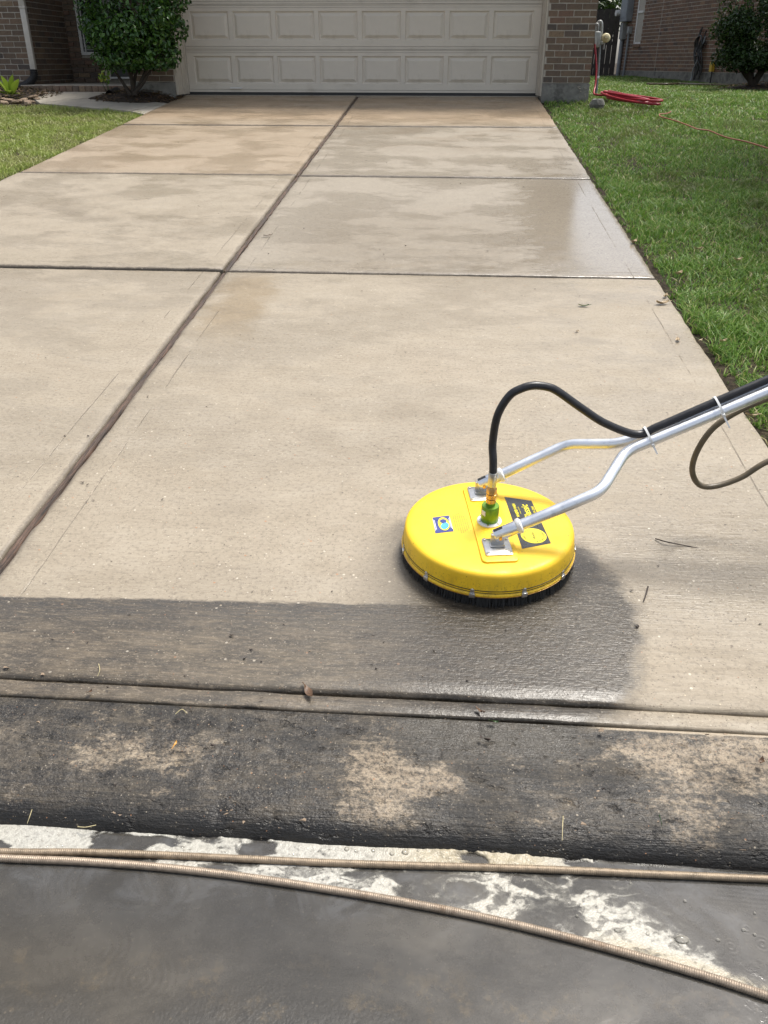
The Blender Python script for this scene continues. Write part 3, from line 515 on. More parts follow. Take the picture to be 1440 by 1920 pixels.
rx = np.concatenate([np.linspace(-60, -1.6, 30), np.arange(-1.5, 1.5, 0.03), np.linspace(1.6, 60, 30)]); ry = np.concatenate([np.linspace(-40, 0.2, 30), np.arange(0.24, 1.081, 0.028)])
XX, YY = np.meshgrid(rx, ry); ZZ = WZ - 0.007 + 0.012 * (fbm(XX * 3.3 + 2, YY * 3.3, 31, 4) - 0.5) + np.clip(0.70 - YY, 0, 3) * 0.02 + np.clip(-XX - 0.1, 0, 1) * np.clip(0.76 - YY, 0, 0.2) * 0.05
n1 = len(rx); Iq = (np.arange(len(ry) - 1)[:, None] * n1 + np.arange(n1 - 1)[None, :]).ravel()
road = npmesh('road', np.stack([XX, YY, ZZ], -1).reshape(-1, 3), np.stack([Iq, Iq + 1, Iq + n1 + 1, Iq + n1], 1), M['road']); road.data.shade_smooth(); tag(road, kind='structure')
XX, YY = np.meshgrid(np.linspace(-5, 5, 60), np.linspace(0.2, 1.075, 12)); n1 = 60; Iq = (np.arange(11)[:, None] * n1 + np.arange(n1 - 1)[None, :]).ravel()
water = npmesh('water', np.stack([XX, YY, np.full_like(XX, WZ)], -1).reshape(-1, 3), np.stack([Iq, Iq + 1, Iq + n1 + 1, Iq + n1], 1), M['water']); tag(water, kind='structure')

# ------------------------------------------------------------------ hoses in the gutter
def cam_ray(u, v):
    return cr * ((u - 720) / 1550) + cu * ((960 - v) / 1550) + cf
CAMP = Vector((0.0, -0.121269, 1.475023))
def on_z(u, v, z):
    d = cam_ray(u, v); return CAMP + d * ((z - CAMP.z) / d.z)
HZ = WZ + 0.006
upper = [(-1.5, 0.965, HZ), (-1.2, 0.985, HZ)] + [tuple(on_z(u, v, HZ)) for u, v in ((0, 1597), (150, 1598), (300, 1603), (450, 1610), (600, 1617), (750, 1622), (900, 1626), (1050, 1631), (1200, 1638), (1320, 1643), (1440, 1648))] + [(1.05, 1.05, HZ), (1.5, 1.06, HZ)]
lower = [(-1.5, 0.955, HZ), (-1.2, 0.972, HZ)] + [tuple(on_z(u, v, HZ)) for u, v in ((0, 1609), (150, 1615), (300, 1626), (450, 1643), (600, 1665), (750, 1690), (900, 1719), (1050, 1754), (1200, 1794), (1320, 1829), (1440, 1868))] + [(0.95, 0.69, HZ), (1.3, 0.52, HZ)]
def braided(pts, mat, r=0.0074, pitch=0.0042):
    P = resample(catmull(pts, 14), pitch / 3); n = len(P); rad = [r * (1 + (0.07 if i % 3 == 1 else (-0.075 if i % 3 == 0 else 0.01))) for i in range(n)]
    return MB().tube(P, rad, 12).build('pressure_hose', mat, smooth=60)
tag(braided(upper, M['braid']), 'tan braided pressure hose lying in the foam along the kerb', 'hose')
tag(braided(lower, M['braid_pale'], 0.0078), 'pale braided pressure hose curving away from the kerb across the wet road', 'hose')

# ------------------------------------------------------------------ foam on the gutter water
fx = np.arange(-1.1, 0.95, 0.0019); fy = np.arange(0.74, 1.078, 0.0019); XX, YY = np.meshgrid(fx, fy)
def hose_y(pts, x): P = np.array(pts); return np.interp(x, P[:, 0], P[:, 1])
YU, YL = hose_y(upper, XX), hose_y(lower, XX); kf = 1.058
wx = XX + 0.07 * (fbm(XX * 12, YY * 12, 5, 4) - 0.5); wy = YY + 0.06 * (fbm(XX * 9 + 40, YY * 9, 6, 3) - 0.5)
def cells(x, y, seed):
    ix, iy = np.floor(x), np.floor(y); best = np.full(x.shape, 9.0)
    for dx in (-1, 0, 1):
        for dy in (-1, 0, 1):
            px = ix + dx + _h(ix + dx, iy + dy, seed); py = iy + dy + _h(ix + dx, iy + dy, seed + 7); best = np.minimum(best, (x - px) ** 2 + (y - py) ** 2)
    return np.sqrt(best)
band = (YY > YU + 0.003)                                     # between kerb and upper hose
right = np.clip((XX + 0.10) / 0.15, 0, 1) * np.clip((0.30 - XX) / 0.08, 0, 1)
lace = 0.45 * cells(XX * 75, YY * 75, 3) + 0.35 * cells(XX * 150, YY * 150, 4)            # bubble holes
nb1 = fbm(wx * 9, wy * 20, 8, 5)
c1 = np.clip((nb1 - 0.41 + 0.12 * right + np.clip(YY - (kf - 0.020), 0, 1) * 5.0 * (XX < 0.35)) / 0.13, 0, 1)
cov1 = np.clip(c1 * 1.35 - 0.75 * (1 - lace * 1.25) * (1 - 0.6 * right), 0, 1) * band * (np.clip((0.42 - XX) / 0.06, 0, 1) * 0.9 + 0.1)
mid = (YY < YU - 0.006) & (YY > YL + 0.003); t = np.clip((YY - YL) / np.maximum(YU - YL, 1e-3), 0, 1)
dens = np.clip((XX + 1.0) / 0.45, 0, 1) * np.clip((0.46 - XX + 0.25 * (1 - t) ** 2) / 0.2, 0, 1) * (0.8 + 0.35 * (1 - t))
tail = np.exp(-((YY - (YL + 0.018)) / 0.014) ** 2) * np.clip((XX - 0.30) / 0.1, 0, 1)
w2x = XX + 0.12 * (fbm(XX * 7, YY * 7, 15, 4) - 0.5) + 0.03 * (fbm(XX * 30, YY * 30, 16, 3) - 0.5); w2y = YY + 0.09 * (fbm(XX * 7 + 30, YY * 7, 17, 4) - 0.5) + 0.02 * (fbm(XX * 30, YY * 30 + 9, 18, 3) - 0.5)
wash = fbm(w2x * 8, w2y * 22, 21, 6); fil = 1 - np.abs(fbm(w2x * 14, w2y * 44, 23, 5) * 2 - 1) * 3.4; grain = fbm(XX * 170, YY * 170, 24, 2)
c2 = np.clip((wash - 0.40) / 0.18, 0, 1) * (0.42 + 0.4 * np.clip(fil, 0, 1)) + 0.55 * np.clip((fil - 0.15) / 0.6, 0, 1) * np.clip((wash - 0.30) / 0.15, 0, 1) + 0.12
c2 = c2 * (0.55 + 0.9 * (grain - 0.2))
cov2 = np.clip(c2 * dens * 1.15 + tail * np.clip((fbm(w2x * 18, w2y * 26, 27, 4) - 0.42) / 0.2, 0, 1) * (0.5 + 0.8 * lace), 0, 1) * mid
cov = np.maximum(cov1, cov2); tan = np.clip(right * band * 0.8 + tail * mid * 0.8 + 0.35 * (fbm(XX * 4, YY * 4, 29, 2) - 0.4) * 2, 0, 1)
hh = 0.0010 + cov1 * (0.0015 + 0.005 * right) * (0.3 + 1.2 * fbm(XX * 70, YY * 70, 33, 3)) + cov2 * 0.0006
n1 = len(fx); Iq = (np.arange(len(fy) - 1)[:, None] * n1 + np.arange(n1 - 1)[None, :]); keep = np.maximum.reduce([cov[:-1, :-1], cov[1:, :-1], cov[:-1, 1:], cov[1:, 1:]]) > 0.02
Iq = Iq[keep]; foam = npmesh('foam', np.stack([XX, YY, WZ + hh], -1).reshape(-1, 3), np.stack([Iq, Iq + 1, Iq + n1 + 1, Iq + n1], 1), M['foam']); tag(foam, 'white and tan soap foam drifting along the gutter', 'foam', kind='stuff')
for nm, arr in (('cov', cov), ('tan', tan)):
    at = foam.data.attributes.new(nm, 'FLOAT', 'POINT'); at.data.foreach_set('value', arr.astype(np.float32).ravel())
foam.data.shade_smooth()
bm_ = bmesh.new(); bm_.from_mesh(foam.data); bmesh.ops.delete(bm_, geom=[v for v in bm_.verts if not v.link_faces], context='VERTS'); bm_.to_mesh(foam.data); bm_.free()
bt = NT('bubble_film'); fr = bt.n('ShaderNodeFresnel'); fr.inputs[0].default_value = 1.6
M['bubble'] = bt.set((0.55, 0.52, 0.44), 0.05, None, None, 0.8, Alpha=bt.ss(fr.outputs[0], 0.03, 0.5, 0.22, 0.9))
mb = MB()
def bubble(x, y, r, sx=1.0):
    mb.lathe([(r * math.cos(a), r * 0.8 * math.sin(a)) for a in np.linspace(0, math.pi / 2, 5)], 12, (0, 0, 0), Matrix.Translation((x, y, WZ + 0.001)) @ Matrix.Diagonal((sx, 1, 1, 1)).to_4x4(), cap=False)
for u, v, r in ((1095, 1758 - 0, 0), ):
    pass
for u, v, r, s in ((1278, 1763, 0.009, 1.6), (1158, 1745, 0.005, 1.5), (1122, 1744, 0.004, 1.5), (1214, 1752, 0.004, 1), (1284, 1690, 0.003, 1.2), (1394, 1744, 0.0035, 1.2), (1415, 1753, 0.003, 1.1), (1346, 1763, 0.0035, 1.2), (1415, 1713, 0.0025, 1), (1082, 1718, 0.003, 1), (1182, 1657, 0.003, 1), (760, 1600, 0.008, 1.1), (785, 1598, 0.006, 1), (735, 1602, 0.006, 1), (700, 1596, 0.005, 1), (650, 1593, 0.006, 1), (668, 1597, 0.005, 1)):
    p = on_z(u, v, WZ); bubble(p.x, p.y, r, s)
for k in range(160):
    x = random.uniform(-0.95, 0.42); y = hose_y(upper, x) + random.uniform(0.01, 0.05)
    if y < kf + 0.004 and fbm(np.array([x * 9.]), np.array([y * 20.]), 8, 5)[0] > 0.5: bubble(x, y, random.uniform(0.0015, 0.003))
bo = mb.build('foam_bubbles', M['bubble'], smooth=180); tag(bo, 'clear soap bubbles floating on the gutter water', 'bubbles', kind='stuff')

# ------------------------------------------------------------------ brick laying
def brick_variants(prefix, L=0.193, W=0.085, H=0.066):
    out = []
    for k in range(5):
        rr = random.Random(100 + k); mbv = MB(); j = lambda: rr.uniform(-0.0016, 0.0016); c = 0.003
        mbv.box(-L / 2, L / 2, 0, W, -H / 2, H / 2); vs = [(v[0] + j() * 1.4, v[1] + j() + 0.001, v[2] + j()) for v in mbv.v]
        front = [i for i, v in enumerate(vs) if v[1] < W / 2]; ins = [(vs[i][0] * (1 - 2 * c / L), vs[i][1] - 0.004, vs[i][2] * (1 - 2 * c / H)) for i in front]
        fs = [f for f in mbv.f if sorted(f) != sorted(front)]; n = len(vs); order = [0, 1, 5, 4]; mpn = {f: n + i for i, f in enumerate(front)}
        fs += [tuple(mpn[i] for i in order)] + [(order[i], order[(i + 1) % 4], mpn[order[(i + 1) % 4]], mpn[order[i]]) for i in range(4)]
        me = bpy.data.meshes.new(prefix); me.from_pydata(vs + ins, [], fs); me.update(); out.append(me)
    return out
def lay_bricks(parent, org, u0, ud, length, z0, z1, holes=(), zcut=9.0, variants=None, matfar=None, budget=None, course=0.0762, first=0.0, ucut=(-99, 99)):
    """bricks of a wall from point u0 along unit direction ud (facing right-hand side of ud); below zcut one object each"""
    far = MB(); rr = random.Random(int(abs(u0[0] * 100)) + int(length * 10)); ang = math.atan2(ud[1], ud[0]); pitch = 0.203; base = variants[0]
    bv = [[v.co.copy() for v in me.vertices] for me in variants]; bf = [[tuple(p.vertices) for p in me.polygons] for me in variants]
    row = 0; z = z0 + course / 2
    while z < z1 - 0.02:
        segs = [(0.0, length)]
        for (a, b, c, d) in holes:
            if c < z + 0.02 and d > z - 0.02:
                ns = []
                for s, e in segs:
                    if a > s: ns.append((s, min(e, a)))
                    if b < e: ns.append((max(s, b), e))
                segs = [q for q in ns if q[1] - q[0] > 0.02]
        for s, e in segs:
            k = math.floor((s - first) / pitch) - 1
            while True:
                a = first + k * pitch + (pitch / 2 if row % 2 else 0); b = a + pitch - 0.010; k += 1
                if a > e: break
                a, b = max(a, s + 0.003), min(b, e - 0.003)
                if b - a < 0.03: continue
                c = (a + b) / 2; sx = (b - a) / 0.193; iv = rr.randrange(5); pr = rr.uniform(-0.0025, 0.0025)
                M4 = Matrix.Translation((u0[0] + ud[0] * c + ud[1] * pr, u0[1] + ud[1] * c - ud[0] * pr, z)) @ Matrix.Rotation(ang, 4, 'Z') @ Matrix.Rotation(rr.uniform(-0.006, 0.006), 4, 'Y') @ Matrix.Diagonal((sx, 1, 1, 1))
                single = z < zcut and ucut[0] <= c <= ucut[1] and (budget is None or budget[0] > 0)
                if single:
                    if budget: budget[0] -= 1
                    o = bpy.data.objects.new('brick', variants[iv]); COL.objects.link(o); o.parent = parent; o.matrix_local = Matrix.Translation(-org) @ M4
                else: far.add([M4 @ v for v in bv[iv]], bf[iv])
        z += course; row += 1
    if far.v:
        o = far.build('bricks', matfar, parent); tag(o, kind='stuff')
BR = brick_variants('brick')
for me in BR: me.materials.append(M['brick'])
BN = brick_variants('neighbour_brick')
for me in BN: me.materials.append(M['brick_nb'])

# ------------------------------------------------------------------ the house with its garage
HB = Vector((-2.5, 13.0, 1.05)); house = empty('brick_house', HB); tag(house, 'brown brick house with wide cream garage door and shaded entry', 'house')
ZC = 2.36; bud = [300]
def wall_part(boxes): 
    m_ = MB()
    for b in boxes: m_.box(*b)
    return m_.build('wall', M['mortar'], house)
EAVE = 3.72; GZ0 = 1.235
# garage front: two brick piers and a header over the door
FY = 12.52
w1 = wall_part([(1.24, 1.856, FY + 0.0015, FY + 0.5, 1.232, EAVE), (1.77, 1.856, FY + 0.5, 21.0, 1.232, EAVE)])
lay_bricks(w1, HB, (1.24, FY), (1, 0), 0.622, GZ0, EAVE - 0.05, zcut=ZC, variants=BR, matfar=M['brick_far'], budget=bud, first=0.13)
lay_bricks(w1, HB, (1.862, FY), (0, 1), 3.0, GZ0, EAVE - 0.05, zcut=0, variants=BR, matfar=M['brick_far'], first=0.0)
w2 = wall_part([(-4.404, -3.80, FY + 0.0015, FY + 0.5, 1.232, EAVE), (-4.404, -4.32, FY + 0.5, 15.4, 1.232, EAVE)])
lay_bricks(w2, HB, (-4.41, FY), (1, 0), 0.61, GZ0, EAVE - 0.05, zcut=1.7, variants=BR, matfar=M['brick_far'], budget=bud)
w3 = wall_part([(-3.80, 1.24, FY + 0.03, FY + 0.4, 3.24, EAVE)])
lay_bricks(w3, HB, (-3.80, FY + 0.024), (1, 0), 5.04, 3.26, EAVE - 0.05, zcut=0, variants=BR, matfar=M['brick_far'])
# wing on the left (front face, return wall) and the recessed entry wall
AY, BY, AX = 13.98, 15.45, -6.44
w4 = wall_part([(-12.0, AX - 0.0015, AY + 0.0015, 21.0, 1.0, EAVE)])
lay_bricks(w4, HB, (-7.9, AY), (1, 0), 7.9 + AX, 1.06, EAVE - 0.05, zcut=ZC, variants=BR, matfar=M['brick_far'], budget=bud, ucut=(0.2, 9))
lay_bricks(w4, HB, (AX, AY), (0, 1), BY - AY, 1.06, EAVE - 0.05, zcut=ZC, variants=BR, matfar=M['brick_far'], budget=bud)
WX0, WX1, WZ0, WZ1 = -6.235, -5.30, 1.578, 3.05
DX0, DX1, DZ0 = -5.86, -4.72, 1.235
w5 = wall_part([(AX - 0.003, -4.30, BY + 0.03, BY + 0.2, 1.0, EAVE)])
lay_bricks(w5, HB, (AX, BY), (1, 0), 2.1, 1.16, EAVE - 0.05, holes=((WX0 - AX - 0.005, 2.2, WZ0 - 0.005, WZ1), (DX0 - AX - 0.005, 2.2, 1.0, WZ0 + 0.1)), zcut=ZC, variants=BR, matfar=M['brick_far'], budget=bud)
lay_bricks(w5, HB, (AX, BY - 0.02), (1, 0), DX0 - AX - 0.02, 1.425, 1.50, zcut=0, variants=BR, matfar=M['brick_far'], first=0.05)
# footings
m_ = MB(); m_.box(1.235, 1.866, FY - 0.012, FY + 0.5, 0.9, 1.229, 0.008)
fo = m_.build('footing', M['footing'], house, smooth=30)
MB().box(-4.414, -3.795, FY - 0.012, FY + 0.5, 0.9, 1.229, 0.008).build('footing', M['footing'], house, smooth=30)
# broken corner of the right footing
mb = MB()
for k in range(7):
    p = Vector((1.80 + random.uniform(-0.10, 0.05), FY - 0.014, 1.05 + random.uniform(0, 0.14))); s = random.uniform(0.015, 0.04)
    mb.add([p + Vector((random.uniform(-s, s), -random.uniform(0.004, 0.012), random.uniform(-s, s))) for _ in range(3)] + [p + Vector((0, 0.02, 0))], [(0, 1, 2), (0, 3, 1), (1, 3, 2), (2, 3, 0)])
mb.build('footing_chips', M['walk'], fo)
# roof, soffit and fascia (above the picture, seen only in reflections and as shade)
def hip(x0, x1, y0, y1, z, rise, name):
    w = min(x1 - x0, y1 - y0) / 2; cx0, cx1, cy0, cy1 = x0 + w, x1 - w, y0 + w, y1 - w
    m2 = MB(); m2.add([(x0, y0, z), (x1, y0, z), (x1, y1, z), (x0, y1, z), (cx0, cy0, z + rise), (cx1, cy0, z + rise), (cx1, cy1, z + rise), (cx0, cy1, z + rise)], [(0, 1, 5, 4), (1, 2, 6, 5), (2, 3, 7, 6), (3, 0, 4, 7), (4, 5, 6, 7)])
    r_ = m2.build('roof', M['roof'], house); MB().box(x0 + 0.02, x1 - 0.02, y0 + 0.02, y1 - 0.02, z - 0.16, z - 0.006).build('soffit', M['soffit'], r_); return r_
hip(-4.75, 2.2, FY - 0.33, 21.3, EAVE + 0.16, 2.1, 'roof'); hip(-12.6, -4.2, AY - 0.33, 22.0, EAVE + 0.17, 2.6, 'roof')
# garage door
DY = 12.95; GX0, GX1, GZB = -3.722, 1.192, 1.088
door = MB().box(GX0 - 0.04, GX1 + 0.04, DY + 0.03, DY + 0.06, GZB, GZB + 2.15).build('garage_door', M['door'], house)
SH = 0.537; PW, PH, GAP = 0.538, 0.342, 0.0
pitch = (GX1 - GX0 - 0.14) / 8
def door_panel_mesh():
    w, h = PW / 2, PH / 2; rings = [(0, 0.0), (0.011, 0.017), (0.020, 0.018), (0.058, -0.003)]; vs, fs = [], []
    for ins, dep in rings: vs += [(-w + ins, dep, -h + ins), (w - ins, dep, -h + ins), (w - ins, dep, h - ins), (-w + ins, dep, h - ins)]
    for i in range(len(rings) - 1):
        for k in range(4): fs.append((i * 4 + k, i * 4 + (k + 1) % 4, i * 4 + 4 + (k + 1) % 4, i * 4 + 4 + k))
    n = (len(rings) - 1) * 4; fs.append((n, n + 1, n + 2, n + 3))
    me = bpy.data.meshes.new('raised_panel'); me.from_pydata(vs, [], fs); me.update(); me.materials.append(M['door']); return me
pme = door_panel_mesh()
for s in range(4):
    zb = GZB + 0.012 + s * SH; zt = zb + SH - 0.005; m2 = MB(); pz0 = zb + 0.108; pz1 = pz0 + PH
    xs_ = [GX0 + 0.07 + pitch * (i + 0.5) for i in range(8)]
    m2.box(GX0, GX1, DY + 0.004, DY + 0.029, zb, zb + 0.026); m2.box(GX0, GX1, DY, DY + 0.029, zb + 0.030, pz0); m2.box(GX0, GX1, DY, DY + 0.029, pz1, zt - 0.040)
    m2.box(GX0, GX1, DY + 0.005, DY + 0.029, zt - 0.037, zt - 0.014); m2.box(GX0, GX1, DY + 0.001, DY + 0.029, zt - 0.011, zt)
    edges = [GX0] + sum([[x - PW / 2, x + PW / 2] for x in xs_], []) + [GX1]
    for i in range(0, len(edges), 2): m2.box(edges[i], edges[i + 1], DY, DY + 0.029, pz0, pz1)
    so = m2.build('door_section', M['door'], door)
    for x in xs_:
        o = bpy.data.objects.new('raised_panel', pme); COL.objects.link(o); o.parent = door; o.location = Vector((x, DY, (pz0 + pz1) / 2)) - HB
    if s == 0:
        hx = GX0 + 0.07 + pitch * 1.03
        MB().box(hx - 0.075, hx - 0.06, DY - 0.03, DY, zb + 0.045, zb + 0.06).box(hx + 0.06, hx + 0.075, DY - 0.03, DY, zb + 0.045, zb + 0.06).box(hx - 0.085, hx + 0.085, DY - 0.036, DY - 0.026, zb + 0.043, zb + 0.062).build('lift_handle', M['white'], door)
MB().box(GX0 - 0.02, GX1 + 0.02, DY + 0.002, DY + 0.028, 1.045, GZB + 0.011).build('bottom_seal', M['black'], door)
for xa, xb in ((-3.797, -3.725), (1.195, 1.237)):
    m2 = MB(); d = 1 if xa < 0 else -1; e = xa if xa < 0 else xb; w = xb - xa
    m2.box(xa, xb, DY - 0.05, DY + 0.02, 1.075, 3.24); m2.box(*(sorted((e, e + d * w * 0.72))), DY - 0.2, DY - 0.052, 1.075, 3.24); m2.box(*(sorted((e, e + d * w * 0.45))), FY + 0.02, DY - 0.202, 1.075, 3.24)
    m2.build('door_jamb', M['trim'], house)
MB().box(-3.80, 1.24, FY + 0.10, DY + 0.02, 3.235, 3.25).build('door_head', M['trim'], house)
MB().box(-3.78, 1.24, 12.86, 13.2, 0.95, 1.062).build('garage_sill', M['walk'], house)
# entry: window, front door, raised porch with a brick step
win = MB().box(WX0, WX0 + 0.045, BY + 0.0, BY + 0.05, WZ0, WZ1).box(WX1 - 0.045, WX1, BY, BY + 0.05, WZ0, WZ1).box(WX0 + 0.045, WX1 - 0.045, BY, BY + 0.05, WZ0, WZ0 + 0.045).box(WX0 + 0.045, WX1 - 0.045, BY, BY + 0.05, WZ1 - 0.045, WZ1).build('window', M['white'], house)
MB().box(WX0 + 0.04, WX1 - 0.04, BY + 0.028, BY + 0.034, WZ0 + 0.04, WZ1 - 0.04).build('pane', M['glass'], win)
for k in range(4):
    z = WZ0 + 0.07 + k * 0.055; MB().box(WX0 + 0.05, WX1 - 0.05, BY + 0.021, BY + 0.0275, z, z + 0.012).build('blind_slat', M['blind'], win)
MB().box(WX0 + 0.075, WX0 + 0.09, BY - 0.004, BY + 0.027, WZ0 + 0.045, WZ1 - 0.045).build('mullion', M['white'], win)
fd = MB().box(DX0 + 0.09, DX1, BY - 0.005, BY + 0.028, DZ0 + 0.02, WZ0 - 0.02).build('front_door', M['dark_door'], house)
MB().box(DX0, DX0 + 0.05, BY - 0.03, BY + 0.029, 1.2, WZ0 - 0.012).box(DX0 + 0.052, DX0 + 0.088, BY - 0.015, BY + 0.029, 1.2, WZ0 - 0.012).build('door_frame', M['trim'], fd)
MB().box(DX0 + 0.09, DX1, BY - 0.06, BY + 0.0, DZ0 - 0.01, DZ0 + 0.015).build('threshold', M['white'], fd)
porch = MB().box(AX + 0.003, -4.42, 13.42, BY + 0.02, 0.95, 1.165, 0.006).build('porch_floor', M['walk'], house, smooth=30)
for k in range(20):
    x = AX + 0.1 + k * 0.099
    if x < -4.5: MB().box(x - 0.046, x + 0.046, 13.31, 13.418, 1.03, 1.162 + random.uniform(-0.004, 0.003), 0.004).build('step_brick', M['brick'], porch, smooth=30)
# downspout on the corner of the wing
ds = empty('downspout', (-6.40, 13.93, 1.33)); tag(ds, 'white rectangular downspout on the left brick corner', 'downspout')
MB().box(-6.465, -6.38, 13.905, 13.972, 1.34, 2.20, 0.006).build('pipe', M['spout'], ds, smooth=30)
MB().box(-6.468, -6.377, 13.903, 13.97, 2.19, EAVE, 0.006).build('upper_pipe', M['spout'], ds, smooth=30)
MB().box(-6.472, -6.373, 13.899, 13.974, 2.175, 2.205, 0.004).build('sleeve_joint', M['spout'], ds, smooth=30)
mb = MB(); P = resample(catmull([(-6.425, 13.935, 1.37), (-6.43, 13.92, 1.28), (-6.48, 13.86, 1.20), (-6.58, 13.72, 1.13), (-6.68, 13.55, 1.095)], 10), 0.008); mb.tube(P, [0.052 + (0.006 if i % 3 else -0.004) for i in range(len(P))], 14)
mb.build('flexible_extension', M['black'], ds, smooth=60)

# ------------------------------------------------------------------ front path and planting bed
path = empty('path', (0, 0, 0), (SLOPE, 0, 0)); tag(path, kind='structure')
def pslab(poly, name='path_slab', z=0.0):
    m2 = MB(); m2.prism(poly, -0.1, z); o = m2.build(name, M['walk'], path, local=True); return o
pslab([(-5.50, 12.00), (-4.06, 11.36), (-3.80, 12.09), (-4.62, 12.52), (-5.30, 12.44)], z=-0.002)
pslab([(-4.045, 11.352), (-3.795, 11.10), (-3.792, 12.06), (-3.785, 12.12)], z=-0.006)
pslab([(-5.52, 12.012), (-5.31, 12.455), (-4.75, 12.53), (-4.85, 13.28), (-5.95, 13.28), (-6.0, 12.80)], z=-0.003)
def bedz(x, y): return TA * min(y, 13.3)
bed = MB()
def mound(poly_c, rx_, ry_, hgt, seed, base, n=26):
    vs, fs = [], []; rng = random.Random(seed)
    for i in range(7):
        t_ = i / 6
        for k in range(n):
            a = 2 * math.pi * k / n; wob = 1 + 0.10 * math.sin(3 * a + seed) + 0.06 * math.sin(7 * a + 2 * seed)
            x = poly_c[0] + rx_ * t_ * wob * math.cos(a); y = poly_c[1] + ry_ * t_ * wob * math.sin(a)
            vs.append((x, y, base(x, y) - 0.03 + hgt * (1 - t_ ** 2) + rng.uniform(-0.012, 0.012) * (1 - t_)))
    for i in range(6):
        for k in range(n): fs.append((i * n + k, (i + 1) * n + k, (i + 1) * n + (k + 1) % n, i * n + (k + 1) % n))
    return vs, fs
gzf = lambda x, y: float(gz(x, y))
mA = MB().add(*mound((-6.75, 12.95), 1.05, 0.95, 0.075, 2, gzf)); mA = mA.build('planting_bed', M['mulch'], smooth=180); tag(mA, kind='structure')
mB = MB().add(*mound((-4.35, 12.55), 0.72, 0.52, 0.12, 5, gzf)); mB = mB.build('planting_bed', M['mulch'], smooth=180); tag(mB, kind='structure')
def leaf_litter(n, cx, cy, rx_, ry_, hgt, seed, size=(0.03, 0.07), name='leaf_litter', mat=None):
    rg = np.random.default_rng(seed); a = rg.uniform(0, 2 * np.pi, n); t_ = np.sqrt(rg.uniform(0, 1, n)); x = cx + rx_ * t_ * np.cos(a); y = cy + ry_ * t_ * np.sin(a)
    z = gz(x, y) - 0.02 + hgt * (1 - t_ ** 2) + rg.uniform(0.0, 0.02, n); th = rg.uniform(0, 6.28, n); L = rg.uniform(*size, n); W = L * rg.uniform(0.3, 0.6, n)
    d = np.stack([np.cos(th), np.sin(th), rg.uniform(-0.4, 0.4, n)], 1); s_ = np.stack([-np.sin(th), np.cos(th), rg.uniform(-0.5, 0.5, n)], 1); c = np.stack([x, y, z], 1)
    V = np.stack([c - d * L[:, None] / 2, c + s_ * W[:, None] / 2 + [0, 0, 0.006], c + d * L[:, None] / 2, c - s_ * W[:, None] / 2 + [0, 0, 0.006]], 1).reshape(-1, 3); I0 = np.arange(n) * 4
    return npmesh(name, V, np.concatenate([np.stack([I0, I0 + 1, I0 + 2], 1), np.stack([I0, I0 + 2, I0 + 3], 1)]), mat or M['litter'])
tag(leaf_litter(900, -6.55, 12.85, 0.95, 0.85, 0.085, 11), 'brown leaf litter and bark in the left planting bed', 'leaf litter', kind='stuff')
tag(leaf_litter(700, -4.35, 12.5, 0.66, 0.46, 0.12, 12), 'brown leaf litter under the shrub beside the driveway', 'leaf litter', kind='stuff')
def stone_mesh(seed, lx, ly, lz):
    rg = random.Random(seed); bm = bmesh.new(); bmesh.ops.create_icosphere(bm, subdivisions=2, radius=1)
    for v in bm.verts:
        f = 0.8 + 0.3 * rg.random(); v.co = Vector((v.co.x * lx * f, v.co.y * ly * f, max(-0.4, min(0.55, v.co.z)) * lz * (0.9 + 0.2 * rg.random())))
    me = bpy.data.meshes.new('edging_stone'); bm.to_mesh(me); bm.free(); me.materials.append(M['stone']); return me
STONE_LABELS = {0: 'largest flat tan edging stone below the broad-leaved plant', 4: 'leftmost flat tan edging stone along the left lawn', 9: 'small tan edging stone nearest the brick step', 3: 'flat tan edging stone at the corner of lawn and path'}
for k, (u, v, s) in enumerate(((18, 189, 0.09), (32, 192, 0.08), (45, 188, 0.07), (52, 193, 0.08), (8, 193, 0.07), (62, 183, 0.08), (72, 178, 0.07), (80, 173, 0.07), (92, 170, 0.07), (100, 167, 0.06), (60, 191, 0.06), (3, 187, 0.06), (86, 176, 0.05), (70, 186, 0.05))):
    d = cam_ray(u, v); nrm = Vector((0, -SA, CA)); p = CAMP + d * (-(CAMP.dot(nrm)) / d.dot(nrm))
    o = bpy.data.objects.new('edging_stone', stone_mesh(300 + k, s, s * 0.7, s * 0.45)); COL.objects.link(o); o.location = (p.x, p.y, p.z + 0.005); o.rotation_euler = (random.uniform(-.3, .3), random.uniform(-.3, .3), random.uniform(0, 3))
    tag(o, STONE_LABELS.get(k, 'flat tan stone edging the planting bed by the left lawn'), 'stone', 'edging stones of the left bed')

